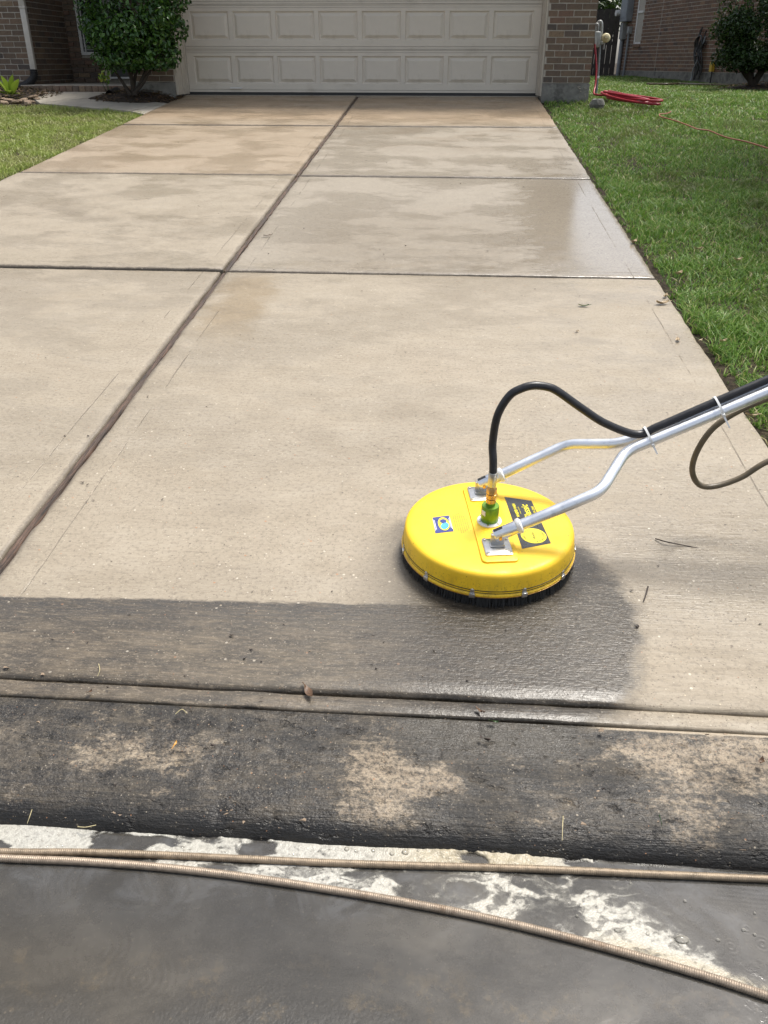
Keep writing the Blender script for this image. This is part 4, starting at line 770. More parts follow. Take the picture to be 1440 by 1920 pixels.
# ------------------------------------------------------------------ leaves and shrubs
def leaf_cloud(n, blobs, size, seed, shell=0.45, up=0.35, six=True):
    """n leaves spread through ellipsoid blobs (cx,cy,cz,rx,ry,rz,weight); returns verts and triangles"""
    rg = np.random.default_rng(seed); w = np.array([b[6] for b in blobs]); pick = rg.choice(len(blobs), n, p=w / w.sum()); Bq = np.array(blobs)[pick]
    d = rg.normal(size=(n, 3)); d /= np.linalg.norm(d, axis=1)[:, None]; rad = (shell + (1 - shell) * rg.uniform(0, 1, n) ** 0.6)
    c = Bq[:, :3] + d * rad[:, None] * Bq[:, 3:6] + rg.normal(size=(n, 3)) * 0.012
    nrm = d * 0.8 + rg.normal(size=(n, 3)) * 0.55 + np.array([0, 0, up]); nrm /= np.linalg.norm(nrm, axis=1)[:, None]
    t_ = np.cross(nrm, rg.normal(size=(n, 3))); t_ /= np.linalg.norm(t_, axis=1)[:, None]; s_ = np.cross(nrm, t_); L = rg.uniform(size[0], size[1], n)[:, None]; W = L * rg.uniform(0.42, 0.58, n)[:, None]
    f = 0.16 * L
    V = np.stack([c - t_ * L / 2, c - t_ * L * 0.1 + s_ * W / 2 + nrm * f * 0.7, c + t_ * L * 0.28 + s_ * W * 0.36 + nrm * f * 0.4, c + t_ * L / 2 - nrm * f * 0.5, c + t_ * L * 0.28 - s_ * W * 0.36 + nrm * f * 0.4, c - t_ * L * 0.1 - s_ * W / 2 + nrm * f * 0.7], 1).reshape(-1, 3)
    I0 = np.arange(n)[:, None] * 6; F = np.concatenate([I0 + np.array([0, 1, 2]), I0 + np.array([0, 2, 3]), I0 + np.array([0, 3, 4]), I0 + np.array([0, 4, 5])]); return V, F
def limbs(base, ends, r0, r1, seed, bend=0.1):
    rg = random.Random(seed); m2 = MB()
    for e in ends:
        a, b = Vector(base), Vector(e); m = a.lerp(b, 0.5) + Vector((rg.uniform(-bend, bend), rg.uniform(-bend, bend), rg.uniform(0, bend))); a = a + Vector((rg.uniform(-0.04, 0.04), rg.uniform(-0.04, 0.04), 0))
        P = catmull([a, a.lerp(m, 0.5) + Vector((rg.uniform(-bend, bend) * 0.3, rg.uniform(-bend, bend) * 0.3, 0)), m, b], 6); n = len(P); m2.tube(P, [r0 + (r1 - r0) * i / (n - 1) for i in range(n)], 8)
    return m2
sb = Vector((-4.30, 12.22, 1.08)); shrub = empty('shrub', sb); tag(shrub, 'large glossy green shrub beside the garage door, bare twisted stems below', 'shrub')
cx, cy, cz = -4.16, 12.10, 2.18
limbs(sb, [(cx - 0.42, cy, 1.65), (cx - 0.2, cy + 0.2, 1.85), (cx + 0.05, cy - 0.2, 1.9), (cx + 0.35, cy + 0.1, 1.75), (cx + 0.5, cy - 0.1, 1.7), (cx - 0.1, cy - 0.25, 1.8), (cx + 0.2, cy + 0.3, 2.1), (cx + 0.42, cy - 0.02, 1.55)], 0.026, 0.009, 4, 0.09).build('stem', M['bark'], shrub, smooth=60)
bl = [(cx, cy, cz, 0.72, 0.62, 0.80, 3.0)]
rg = random.Random(5)
for k in range(26):
    a, e = rg.uniform(0, 6.28), rg.uniform(-0.95, 1.2); bl.append((cx + 0.58 * math.cos(a) * math.cos(e), cy + 0.5 * math.sin(a) * math.cos(e), cz + 0.66 * math.sin(e), 0.22, 0.22, 0.2, 0.42))
bl += [(cx - 0.15, cy - 0.1, 1.52, 0.42, 0.34, 0.16, 1.0), (cx + 0.3, cy - 0.1, 1.55, 0.36, 0.3, 0.18, 0.8)]
V, F = leaf_cloud(11500, bl, (0.05, 0.085), 3, 0.45); npmesh('crown', V - np.array(sb), F, M['leaf'], shrub)
# broad-leaved plant by the wall
pb = D2W((-6.20, 12.62, 0.03)); plant = empty('hosta_plant', pb); tag(plant, 'small yellow-green broad-leaved plant in the left bed', 'plant')
def blade_leaf(base, dirv, L, W, droop, seed):
    m2 = MB(); d = Vector(dirv).normalized(); side = d.cross(Vector((0, 0, 1))); side = side.normalized() if side.length > 0.05 else Vector((1, 0, 0)); n = 8; vs, fs = [], []
    side = (side + Vector((0.0, 0.0, 0.1)) ).normalized()
    for i in range(n + 1):
        t_ = i / n; c = Vector(base) + d * L * t_ + Vector((0, 0, -droop * t_ * t_)); w = W * max(0.02, math.sin(math.pi * min(1, 0.08 + t_ * 0.92)) ** 0.8) * (0.25 if t_ < 0.12 else 1)
        up_ = side.cross(d); vs += [c - side * w / 2 + up_ * w * 0.18, c, c + side * w / 2 + up_ * w * 0.18]
    for i in range(n): fs += [(3 * i, 3 * i + 1, 3 * i + 4, 3 * i + 3), (3 * i + 1, 3 * i + 2, 3 * i + 5, 3 * i + 4)]
    return m2.add(vs, fs)
rg = random.Random(9)
for k, (dx, dy, dz, L, W) in enumerate(((-0.55, -0.2, 1, 0.34, 0.15), (-0.12, -0.3, 1, 0.29, 0.12), (0.28, -0.1, 1, 0.30, 0.11), (0.58, -0.2, 0.9, 0.28, 0.13), (-0.5, -0.6, 0.45, 0.17, 0.075), (0.3, -0.7, 0.45, 0.18, 0.07), (-0.05, -0.6, 0.5, 0.15, 0.065), (-0.9, -0.2, 0.4, 0.17, 0.07), (0.8, -0.5, 0.3, 0.16, 0.06))):
    b_ = pb + Vector((dx * 0.07, dy * 0.05, 0)); blade_leaf(b_, (dx, dy, dz), L, W, 0.03, k).build('leaf', M['hosta'], plant, smooth=180)
wd_ = Vector((-4.95, 12.95, 1.10)); weed = empty('weed', wd_); tag(weed, 'small leafy weed growing in front of the brick step', 'plant')
limbs(wd_, [wd_ + Vector((-0.05, 0, 0.16)), wd_ + Vector((0.05, -0.02, 0.2)), wd_ + Vector((0.0, 0.03, 0.24))], 0.005, 0.003, 3, 0.02).build('stem', M['leaf2'], weed)
V, F = leaf_cloud(26, [(0, 0, 0.17, 0.09, 0.07, 0.09, 1)], (0.05, 0.08), 6, 0.2); npmesh('foliage', V, F, M['hosta'], weed)
mb = MB(); mb.tube([D2W((-4.72, 12.50, 0.045)), D2W((-4.70, 12.75, 0.06))], 0.062, 16, cap=False); mb.tube([D2W((-4.72, 12.50, 0.045)), D2W((-4.70, 12.75, 0.06))], 0.052, 16, cap=False)
tag(mb.build('drain_pipe', M['black'], smooth=40), 'open end of a black drain pipe at the path edge', 'pipe')

# ------------------------------------------------------------------ right side: fence, neighbouring house, meters
NR, NL = Vector((5.70, 20.46, 0)), Vector((4.67, 24.92, 0)); nd = (NR - NL).normalized(); nn_ = Vector((nd.y, -nd.x, 0))      # nd runs towards the street
if nn_.x > 0: nn_ = -nn_
N0 = NL - nd * 1.6                                  # far end of the wall
nbl = empty('brick_house', (5.7, 20.5, 1.08)); ORGN = Vector((5.7, 20.5, 1.08)); tag(nbl, 'neighbouring brown brick house side wall behind the right lawn', 'house')
NLEN = 11.6
def NP(s, off=0.0, z=0.0): p = N0 + nd * s + nn_ * off; return Vector((p.x, p.y, z))
def nbox(s0, s1, o0, o1, z0, z1):
    vs = [NP(s, o, z) for z in (z0, z1) for o in (o0, o1) for s in (s0, s1)]
    return MB().add(vs, [(0, 2, 3, 1), (4, 5, 7, 6), (0, 1, 5, 4), (2, 6, 7, 3), (0, 4, 6, 2), (1, 3, 7, 5)])
nw = nbox(0.85, NLEN, -4.0, -0.0015, 1.29, 4.3).build('wall', M['mortar'], nbl)
nbox(0.85, NLEN, -0.3, 0.012, 0.8, 1.288).build('footing', M['footing'], nbl)
# ud must have the wall facing its right-hand side
udn = nd if (nd.y * nn_.x - nd.x * nn_.y) * 1 > 0 else -nd
fw = Vector((nd.y, -nd.x, 0)); start, ud_ = (N0, nd) if fw.dot(nn_) > 0 else (NP(NLEN), -nd)
flip = ud_ is not nd and ud_ != nd
def S(s): return NLEN - s if flip else s
w0, w1_ = sorted((S(1.70), S(2.10))); cj = S(3.12)
lay_bricks(nw, ORGN, (start.x, start.y), (ud_.x, ud_.y), NLEN, 1.295, 4.2, holes=((S(0.85) if flip else -1, 99 if flip else S(0.85), 0, 9), (w0, w1_, 1.90, 3.4), (cj - 0.008, cj + 0.008, 0, 9)), zcut=2.5, variants=BN, matfar=M['brick_nb_far'], budget=[300], ucut=sorted((S(1.0), S(6.6))))
nwin = nbox(1.71, 1.76, -0.05, 0.012, 1.90, 3.4).build('window', M['white'], nbl); nbox(1.76, 2.09, -0.05, 0.0, 1.90, 1.94).build('sill', M['white'], nwin); nbox(1.76, 2.09, -0.045, -0.01, 1.94, 3.4).build('pane', M['glass'], nwin)
nbox(1.755, 2.09, -0.03, 0.02, 2.58, 2.63).build('meeting_rail', M['white'], nwin)
nbox(1.68, 2.12, -0.02, 0.03, 1.83, 1.895).build('brick_sill', M['brick_nb'], nwin)
nbox(-1.3, NLEN + 0.3, -4.3, 0.45, 4.3, 4.45).build('soffit', M['soffit'], nbl)
MB().add([NP(-1.3, 0.45, 4.46), NP(NLEN + 0.3, 0.45, 4.46), NP(NLEN + 0.3, -4.3, 6.4), NP(-1.3, -4.3, 6.4)], [(0, 1, 2, 3)]).build('roof', M['roof'], nbl)
em = empty('electric_meter', NP(1.15, 0.1, 1.9)); tag(em, 'grey electric meter cabinet with conduits on the neighbouring brick wall', 'electric meter')
nbox(1.00, 1.42, 0.0, 0.16, 2.42, 3.3).build('cabinet', M['galv'], em)
nbox(1.02, 1.40, 0.162, 0.172, 2.5, 3.28).build('cabinet_door', M['galv'], em)
mb = MB(); c0 = NP(0.93, 0.16, 2.62); mb.tube([c0, c0 + nn_ * 0.10 - nd * 0.0], 0.07, 16); mb.build('meter_dial', M['white'], em, smooth=40)
nbox(0.98, 1.16, 0.0, 0.12, 2.02, 2.40).build('lower_box', M['meter'], em); nbox(1.40, 1.52, 0.0, 0.1, 2.14, 2.3).build('disconnect_box', M['meter'], em)
MB().tube([NP(1.05, 0.06, 1.12), NP(1.05, 0.06, 2.03)], 0.05, 10).build('conduit', M['galv'], em, smooth=40); MB().tube([NP(1.40, 0.05, 1.15), NP(1.43, 0.05, 2.15)], 0.025, 10).build('conduit', M['galv'], em, smooth=40)
# cables and irrigation hose hung on the neighbour's wall
cb = empty('cable_bundle', NP(5.6, 0.06, 1.1)); tag(cb, 'tangled black cables and hose coiled against the neighbouring brick wall', 'cables')
rg = random.Random(21)
for k in range(7):
    s0 = 5.28 + k * 0.05; m2 = MB(); lo = 1.08 + rg.uniform(0, 0.3)
    pts = [NP(s0, 0.05, 2.0 + rg.uniform(-0.15, 0.25)), NP(s0 - 0.06, 0.09, 1.75), NP(s0 + rg.uniform(-0.08, 0.05), 0.1, 1.55), NP(s0 + 0.06, 0.07, 1.4), NP(s0 + rg.uniform(0.0, 0.15), 0.08, lo)]
    m2.tube(resample(catmull(pts, 8), 0.03), 0.016, 6); m2.build('cable', M['black'], cb, smooth=60)
m2 = MB(); loop_ = [NP(5.38 + 0.16 * math.cos(a), 0.10 + 0.02 * math.sin(3 * a), 1.80 + 0.20 * math.sin(a)) for a in np.linspace(0, 4 * math.pi, 40)]; m2.tube(loop_, 0.016, 6); m2.build('coil', M['black'], cb, smooth=60)
MB().tube(resample(catmull([NP(5.55, 0.06, 1.98), NP(5.45, 0.08, 1.6), NP(5.30, 0.09, 1.35), NP(5.28, 0.1, 1.15), NP(5.42, 0.3, 1.02), NP(5.5, 0.5, 1.07)], 8), 0.03), 0.017, 8).build('grey_hose', M['galv'], cb, smooth=60)
ym = MB().add(*[(nbox(6.02, 6.12, 0.03, 0.10, 1.31, 1.50).v), (nbox(6.02, 6.12, 0.03, 0.10, 1.31, 1.50).f)]); 
ygr = empty('utility_marker', NP(6.07, 0.06, 1.06)); tag(ygr, 'yellow utility box on a thin post by the neighbouring shrub', 'marker'); ym.build('box', M['yellow'], ygr); MB().tube([NP(6.09, 0.06, 1.02), NP(6.09, 0.06, 1.32)], 0.015, 8).build('post', M['black'], ygr)
MB().tube(resample(catmull([(4.0, 19.2, 1.10), (4.35, 18.9, 1.10), (4.7, 19.3, 1.10), (5.0, 18.7, 1.10), (5.4, 18.2, 1.10)], 8), 0.04), 0.02, 6).build('garden_hose', M['brown_hose'], smooth=60)
tag(bpy.data.objects['garden_hose'], 'thin olive hose lying in the shaded grass before the neighbouring wall', 'hose')
# fence of dark boards
fence = empty('wooden_fence', (3.2, 26.2, 1.15)); tag(fence, 'dark weathered board fence between the two houses', 'fence')
for k in range(20):
    x = 1.60 + k * 0.146; y = 26.2 + random.uniform(-0.006, 0.006); h_ = 2.74 + random.uniform(-0.015, 0.015)
    m2 = MB().add([(x, y, 1.0), (x + 0.138, y, 1.0), (x + 0.138, y, h_ - 0.03), (x + 0.11, y, h_), (x + 0.028, y, h_), (x, y, h_ - 0.03)] + [(x, y + 0.018, 1.0), (x + 0.138, y + 0.018, 1.0), (x + 0.138, y + 0.018, h_ - 0.03), (x + 0.11, y + 0.018, h_), (x + 0.028, y + 0.018, h_), (x, y + 0.018, h_ - 0.03)], [(0, 1, 2, 3, 4, 5), (11, 10, 9, 8, 7, 6)] + [(i, i + 6, (i + 1) % 6 + 6, (i + 1) % 6) for i in range(6)])
    m2.build('board', M['fence'], fence)
for z in (1.35, 1.9, 2.4): MB().box(1.6, 4.5, 26.23, 26.27, z, z + 0.09).build('rail', M['fence'], fence)
tb = Vector((2.7, 29.3, 1.1)); ft = empty('tree', tb); tag(ft, 'dark leafy tree showing above the board fence', 'tree'); limbs(tb, [tb + Vector((-0.6, 0, 2.2)), tb + Vector((0.5, 0.2, 2.6)), tb + Vector((0.1, -0.3, 3.2))], 0.11, 0.04, 8, 0.2).build('trunk', M['bark'], ft, smooth=60)
V, F = leaf_cloud(15000, [(0.4, 0.3, 2.0, 2.3, 0.9, 1.0, 2.5), (0, 0, 2.9, 2.4, 1.3, 1.5, 1), (1.3, -0.6, 1.7, 1.1, 0.8, 1.0, 0.6), (-0.8, -0.6, 1.7, 1.1, 0.8, 1.0, 0.6), (0.3, -0.7, 1.6, 1.0, 0.7, 0.9, 0.6)], (0.10, 0.17), 15, 0.3); npmesh('crown', V, F, M['leaf2'], ft)
# neighbour's shrub on its mulch mound
mC = MB().add(*mound((5.55, 16.5), 0.95, 1.35, 0.10, 3, gzf)); mC = mC.build('mulch_bed', M['mulch'], smooth=180); tag(mC, kind='structure')
tag(leaf_litter(260, 5.5, 16.4, 0.8, 1.2, 0.11, 14, (0.04, 0.09)), 'dry leaves on the mulch under the shrub by the neighbouring wall', 'leaf litter', kind='stuff')
qb = Vector((5.16, 16.2, 1.13)); q = empty('shrub', qb); tag(q, 'big rounded dark shrub by the neighbouring brick wall', 'shrub')
limbs(qb, [qb + Vector((-0.6, 0, 0.75)), qb + Vector((-0.2, 0.2, 0.9)), qb + Vector((0.3, -0.2, 0.8)), qb + Vector((0.6, 0, 0.9)), qb + Vector((0.05, -0.3, 0.9)), qb + Vector((-0.35, -0.1, 0.7))], 0.05, 0.02, 14, 0.1).build('stem', M['bark'], q, smooth=60)
bl = [(0.02, 0, 1.15, 0.86, 0.78, 0.95, 2.5)]; rg = random.Random(6)
for k in range(26):
    a, e = rg.uniform(0, 6.28), rg.uniform(-1.0, 1.2); bl.append((0.02 + 0.68 * math.cos(a) * math.cos(e), 0.6 * math.sin(a) * math.cos(e), 1.15 + 0.80 * math.sin(e), 0.25, 0.25, 0.24, 0.42))
bl += [(-0.3, -0.1, 0.42, 0.5, 0.45, 0.22, 1.2), (0.35, -0.1, 0.42, 0.5, 0.45, 0.22, 1.2), (0.0, -0.35, 0.45, 0.5, 0.3, 0.2, 0.8)]
V, F = leaf_cloud(19000, bl, (0.045, 0.08), 4, 0.4); npmesh('crown', V, F, M['leaf2'], q)

# gas meter on the side wall of the garage
gm = empty('gas_meter', (2.12, 13.5, 1.08)); tag(gm, 'grey gas meter with cream regulator beside the brick garage corner', 'gas meter')
MB().tube(resample(catmull([(2.11, 13.45, 1.04), (2.105, 13.45, 1.35), (2.09, 13.44, 1.62), (2.085, 13.44, 1.78)], 6), 0.03), 0.016, 10).build('riser_pipe', M['galv'], gm, smooth=60)
MB().tube(resample(catmull([(2.085, 13.43, 1.74), (2.08, 13.42, 1.90), (2.065, 13.42, 1.97), (2.03, 13.42, 1.97), (2.01, 13.42, 1.90), (2.01, 13.42, 1.80)], 8), 0.012), 0.022, 10).build('return_bend', M['meter'], gm, smooth=60)
MB().tube(resample(catmull([(2.0, 13.3, 1.70), (1.975, 13.3, 1.84), (1.97, 13.3, 1.92), (1.985, 13.3, 1.945), (2.01, 13.3, 1.93), (2.015, 13.3, 1.86)], 8), 0.012), 0.016, 10).build('inlet_bend', M['meter'], gm, smooth=60)
mb = MB().box(1.955, 2.075, 13.33, 13.5, 1.66, 1.86, 0.03); mb.build('meter_body', M['meter'], gm, smooth=40)
mb = MB(); mb.lathe([(0.0, 0), (0.058, 0.004), (0.062, 0.02), (0.056, 0.035), (0.035, 0.05), (0.03, 0.075), (0, 0.08)], 20, (0, 0, 0), Matrix.Translation((2.15, 13.40, 1.775)) @ Matrix.Rotation(R(70), 4, 'X')); mb.build('regulator', M['meter_cream'], gm, smooth=40)
MB().box(2.075, 2.15, 13.40, 13.46, 1.70, 1.735, 0.008).build('cross_pipe', M['meter'], gm, smooth=40); MB().tube([(2.14, 13.43, 1.72), (2.14, 13.43, 1.64)], 0.012, 8).build('vent', M['meter'], gm, smooth=40)
MB().box(2.085, 2.13, 13.43, 13.47, 1.26, 1.31, 0.01).build('valve', M['zinc'], gm, smooth=40)
# red hose: down the wall, coiled on the grass
gd = lambda x, y, h_=0.03: (x, y, float(gz(x, y)) + h_)
pts = [(1.985, 13.25, 1.70), (2.0, 13.24, 1.62), (2.035, 13.2, 1.4), (2.03, 13.1, 1.2), (2.0, 12.95, 1.10), (2.03, 12.85, 1.085), gd(2.12, 12.8)]
def _dp(u, v): d = cam_ray(u, v); nrm = Vector((0, -SA, CA)); return CAMP + d * ((0.02 - CAMP.dot(nrm)) / d.dot(nrm))
cA, vA, vB = _dp(1178, 189.5), (_dp(1223, 199.5) - _dp(1136, 182)) * 0.5, Vector((0.12, 0.05, 0.0))
for k in range(160):
    a = k / 160 * 2 * math.pi * 5 + 3.0; rr_ = 1.0 - 0.10 * math.sin(a * 0.37 + 1) - 0.05 * math.cos(a * 0.61); sh_ = Vector((0.05 * math.sin(k * 0.07), -0.05 * math.sin(k * 0.07 + 1), 0))
    pts.append(tuple(cA + sh_ + vA * rr_ * math.cos(a) + vB * rr_ * math.sin(a) + Vector((0, 0, 0.012 + 0.014 * (k // 32) + 0.012 * math.sin(a * 1.3)))))
hs_ = MB().tube(resample(catmull(pts, 4), 0.02), 0.0135, 8).build('garden_hose', M['red_hose'], smooth=60); tag(hs_, 'red hose hanging from the garage corner and coiled on the lawn', 'hose')
MB().tube([(1.972, 13.25, 1.78), (1.985, 13.25, 1.70)], 0.02, 8).build('hose_end', M['black'], None)
bpy.data.objects.remove(bpy.data.objects['hose_end'])
def dplane(u, v, off=0.0):
    d = cam_ray(u, v); nrm = Vector((0, -SA, CA)); return CAMP + d * ((off - CAMP.dot(nrm)) / d.dot(nrm))
pts = [dplane(u, v, 0.03) for u, v in ((1258, 209), (1250, 213), (1237, 214), (1240, 219), (1265, 226), (1290, 235), (1308, 242), (1330, 245), (1360, 257), (1400, 266), (1440, 278), (1500, 296), (1600, 330))]
tag(MB().tube(resample(catmull(pts, 8), 0.02), 0.007, 8).build('garden_hose', M['orange_hose'], smooth=60), 'thin faded orange hose trailing across the right lawn', 'hose')
p = dplane(1120, 196, 0.02); o = bpy.data.objects.new('stone', stone_mesh(77, 0.10, 0.08, 0.12)); COL.objects.link(o); o.location = p; o.data.materials[0] = M['black']; o.data.materials[0] = M['footing']; tag(o, 'small dark rock in the grass at the garage corner', 'rock')

# shade tree standing outside the picture to the right
tr = Vector((5.2, 8.6, float(gz(5.2, 8.6)))); st_ = empty('shade_tree', tr); tag(st_, 'leafy shade tree on the right lawn outside the picture', 'tree')
limbs(tr, [tr + Vector((0, 0, 3.4)), tr + Vector((-0.8, 0.2, 4.2)), tr + Vector((0.7, -0.2, 4.0)), tr + Vector((-0.1, 0.8, 4.4))], 0.15, 0.05, 18, 0.15).build('trunk', M['bark'], st_, smooth=60)
V, F = leaf_cloud(9000, [(-0.5, 0.3, 5.0, 2.0, 2.5, 1.2, 1.2), (0.9, 0.2, 5.0, 1.6, 1.8, 1.2, 0.8), (-0.6, -1.4, 4.8, 1.5, 1.3, 1.0, 0.7)], (0.12, 0.2), 25, 0.15); npmesh('crown', V, F, M['leaf2'], st_)

# ------------------------------------------------------------------ lawn grass
def grass(name, regions, seed):
    rg = np.random.default_rng(seed); VV, FF = [], []; n0 = 0
    for (x0, x1, y0, y1, dens, hgt, wid, test) in regions:
        n = int((x1 - x0) * (y1 - y0) * dens); x = rg.uniform(x0, x1, n); y = rg.uniform(y0, y1, n)
        k = test(x, y) & (vnoise(x * 7, y * 7, seed) + rg.uniform(-0.3, 0.3, n) > 0.18); x, y = x[k], y[k]; n = len(x)
        z = soil(x, y) - 0.004; clump = fbm(x * 3.2, y * 3.2, seed + 5, 3); H_ = hgt * rg.uniform(0.4, 1.25, n) * (0.35 + 1.3 * clump); W_ = wid * rg.uniform(0.7, 1.3, n)
        th = rg.uniform(0, 2 * np.pi, n); ph = th + rg.uniform(-1.2, 1.2, n) + np.pi / 2; lean = np.clip(rg.normal(0.62, 0.32, n), 0.05, 1.4)
        d = np.stack([np.cos(ph) * lean, np.sin(ph) * lean, np.ones(n)], 1); s_ = np.stack([np.cos(th), np.sin(th), np.zeros(n)], 1); b = np.stack([x, y, z], 1)
        mid_ = b + d * (H_ * 0.55)[:, None] * np.array([0.7, 0.7, 1]); tip = b + d * H_[:, None] * np.array([1.5, 1.5, 0.9]); w = W_[:, None] / 2
        V = np.stack([b - s_ * w, b + s_ * w, mid_ + s_ * w * 0.9, mid_ - s_ * w * 0.9, tip], 1).reshape(-1, 3); I0 = n0 + np.arange(n)[:, None] * 5
        VV.append(V); FF.append(np.concatenate([I0 + np.array([0, 1, 2]), I0 + np.array([0, 2, 3]), I0 + np.array([3, 2, 4])])); n0 += 5 * n
    return npmesh(name, np.concatenate(VV), np.concatenate(FF), M['grass'])
edge_r = lambda x, y: (x > X1 + 0.02 + 0.07 * fbm(y * 5, y * 0, 70, 4)) | ((x > X1 + 0.012) & (vnoise(x * 31, y * 31, 4) > 0.72))
edge_l = lambda x, y: x < X0 - 0.015 - 0.04 * fbm(y * 6, y * 0, 71, 3)
notbed = lambda x, y: (((x - 5.55) / 0.9) ** 2 + ((y - 16.5) / 1.3) ** 2 > 1) & ((x < 1.2) | (x > 1.88) | (y < 12.51))
nwall = lambda x, y: (x - NL.x) * nn_.x + (y - NL.y) * nn_.y > 0.02
gr = grass('lawn_grass', [(1.2, 3.2, 1.5, 4.6, 15000, 0.050, 0.0052, edge_r), (1.2, 4.0, 4.6, 7.5, 9500, 0.046, 0.0058, edge_r), (1.2, 4.6, 7.5, 11, 5200, 0.042, 0.006, edge_r), (1.2, 5.6, 11, 14.5, 3800, 0.044, 0.0075, lambda x, y: edge_r(x, y) & notbed(x, y)), (1.9, 6.5, 14.5, 24.5, 1700, 0.05, 0.011, lambda x, y: notbed(x, y) & nwall(x, y))], 5)
tag(gr, 'green right lawn with tired brownish patches in the tree shade', 'grass', kind='stuff')
pathfree = lambda x, y: (y < 11.98 - (x + 5.5) * 0.445) & edge_l(x, y) & (y < 12.0 - np.clip(-5.5 - x, 0, 3) * 0.05)
gl = grass('lawn_grass', [(-7.2, -3.78, 6.2, 12.1, 5200, 0.045, 0.006, pathfree)], 6); tag(gl, 'sunlit green left lawn beside the driveway', 'grass', kind='stuff')

# ------------------------------------------------------------------ the rotary surface cleaner
CC = (0.161, 2.047, 0.0); cl = empty('surface_cleaner', D2W(CC), (SLOPE, 0, 0), org=(0, 0, 0)); tag(cl, 'round yellow rotary surface cleaner with forked aluminium handle on the wet concrete', 'surface cleaner')
def part(mb_, name, mat, parent=cl, smooth=35): return mb_.build(name, mat, parent, smooth, local=True)
deck = part(MB().lathe([(0.236, 0.030), (0.254, 0.030), (0.2575, 0.033), (0.258, 0.040), (0.2545, 0.0425), (0.2535, 0.046), (0.2555, 0.048), (0.2545, 0.055), (0.2520, 0.075), (0.2498, 0.0930), (0.2480, 0.0990), (0.2440, 0.1040), (0.2380, 0.1068), (0.228, 0.1080), (0.20, 0.1100), (0.12, 0.1118), (0.0, 0.1125)], 128), 'deck', M['deck'], smooth=40)
for z, r in ((0.0455, 0.2536), (0.0535, 0.2548), (0.0345, 0.2583)):
    part(MB().lathe([(r - 0.001, z - 0.0012), (r + 0.0009, z - 0.0009), (r + 0.0009, z + 0.0009), (r - 0.001, z + 0.0012)], 128, cap=False), 'seam_line', M['black'] if z > 0.04 else M['brass'], deck)
# bristle skirt
nb_ = 2600; rg2 = np.random.default_rng(8); a = rg2.uniform(0, 2 * np.pi, nb_); r0 = rg2.uniform(0.243, 0.2545, nb_); r1 = r0 + rg2.uniform(-0.004, 0.011, nb_); zt = np.full(nb_, 0.036); zb = rg2.uniform(-0.001, 0.006, nb_); w = 0.0016; da = a + rg2.normal(0, 0.012, nb_)
ca, sa_ = np.cos(a), np.sin(a); cb_, sb_ = np.cos(da), np.sin(da)
V = np.stack([np.stack([r0 * ca - w * sa_, r0 * sa_ + w * ca, zt], 1), np.stack([r0 * ca + w * sa_, r0 * sa_ - w * ca, zt], 1), np.stack([r1 * cb_ + w * .5 * sb_, r1 * sb_ - w * .5 * cb_, zb], 1), np.stack([r1 * cb_ - w * .5 * sb_, r1 * sb_ + w * .5 * cb_, zb], 1)], 1).reshape(-1, 3)
I0 = np.arange(nb_)[:, None] * 4; sk = npmesh('bristle_skirt', V, I0 + np.array([[0, 1, 2, 3]]), M['bristle'], cl)
tag(sk, kind='stuff'); part(MB().lathe([(0.246, 0.002), (0.251, 0.031)], 96, cap=False), 'skirt_core', M['bristle'])
# metal clips with screws round the rim
for k in range(11):
    an = R(-90 - 11.5 + 32.7 * k); Mx = Matrix.Rotation(an, 4, 'Z')
    c_ = part(MB().box(0.2555, 0.2605, -0.0085, 0.0085, 0.029, 0.043, 0.001, Mx).box(0.252, 0.2565, -0.006, 0.006, 0.043, 0.056, 0.0, Mx), 'clip', M['steel'])
    part(MB().lathe([(0.0032, 0), (0.0032, 0.003), (0.0, 0.004)], 10, (0, 0, 0), Mx @ Matrix.Translation((0.255, 0, 0.0555)) @ Matrix.Rotation(R(70), 4, 'Y')), 'screw', M['zinc'], c_)
TILT = Matrix.Rotation(R(7.57), 4, 'Z')
def rbox(x0, x1, y0, y1, z0, z1, c=0.0, rad=0.0):
    if rad <= 0: return MB().box(x0, x1, y0, y1, z0, z1, c, TILT)
    poly = []
    for cx_, cy_, a0 in ((x1 - rad, y1 - rad, 0), (x0 + rad, y1 - rad, 90), (x0 + rad, y0 + rad, 180), (x1 - rad, y0 + rad, 270)):
        for k in range(5): aa = R(a0 + 22.5 * k); poly.append((cx_ + rad * math.cos(aa), cy_ + rad * math.sin(aa)))
    n = len(poly); vs = []
    for z, ins in ((z0, 0.0), (z1 - 0.0015, 0.0), (z1, 0.003)):
        for px, py in poly:
            l_ = math.hypot(px - (x0 + x1) / 2, py - (y0 + y1) / 2); f = 1 - ins / l_; vs.append(TILT @ Vector(((x0 + x1) / 2 + (px - (x0 + x1) / 2) * f, (y0 + y1) / 2 + (py - (y0 + y1) / 2) * f, z)))
    fs = [(i, (i + 1) % n, n + (i + 1) % n, n + i) for i in range(n)] + [(n + i, n + (i + 1) % n, 2 * n + (i + 1) % n, 2 * n + i) for i in range(n)] + [tuple(2 * n + i for i in range(n))]
    return MB().add(vs, fs)
part(rbox(-0.052, 0.052, -0.198, 0.198, 0.104, 0.1165, rad=0.014), 'raised_rib', M['deck'], deck, 30)
H1, H2 = Vector((0.0216, -0.118, 0.152)), Vector((-0.0155, 0.158, 0.152))
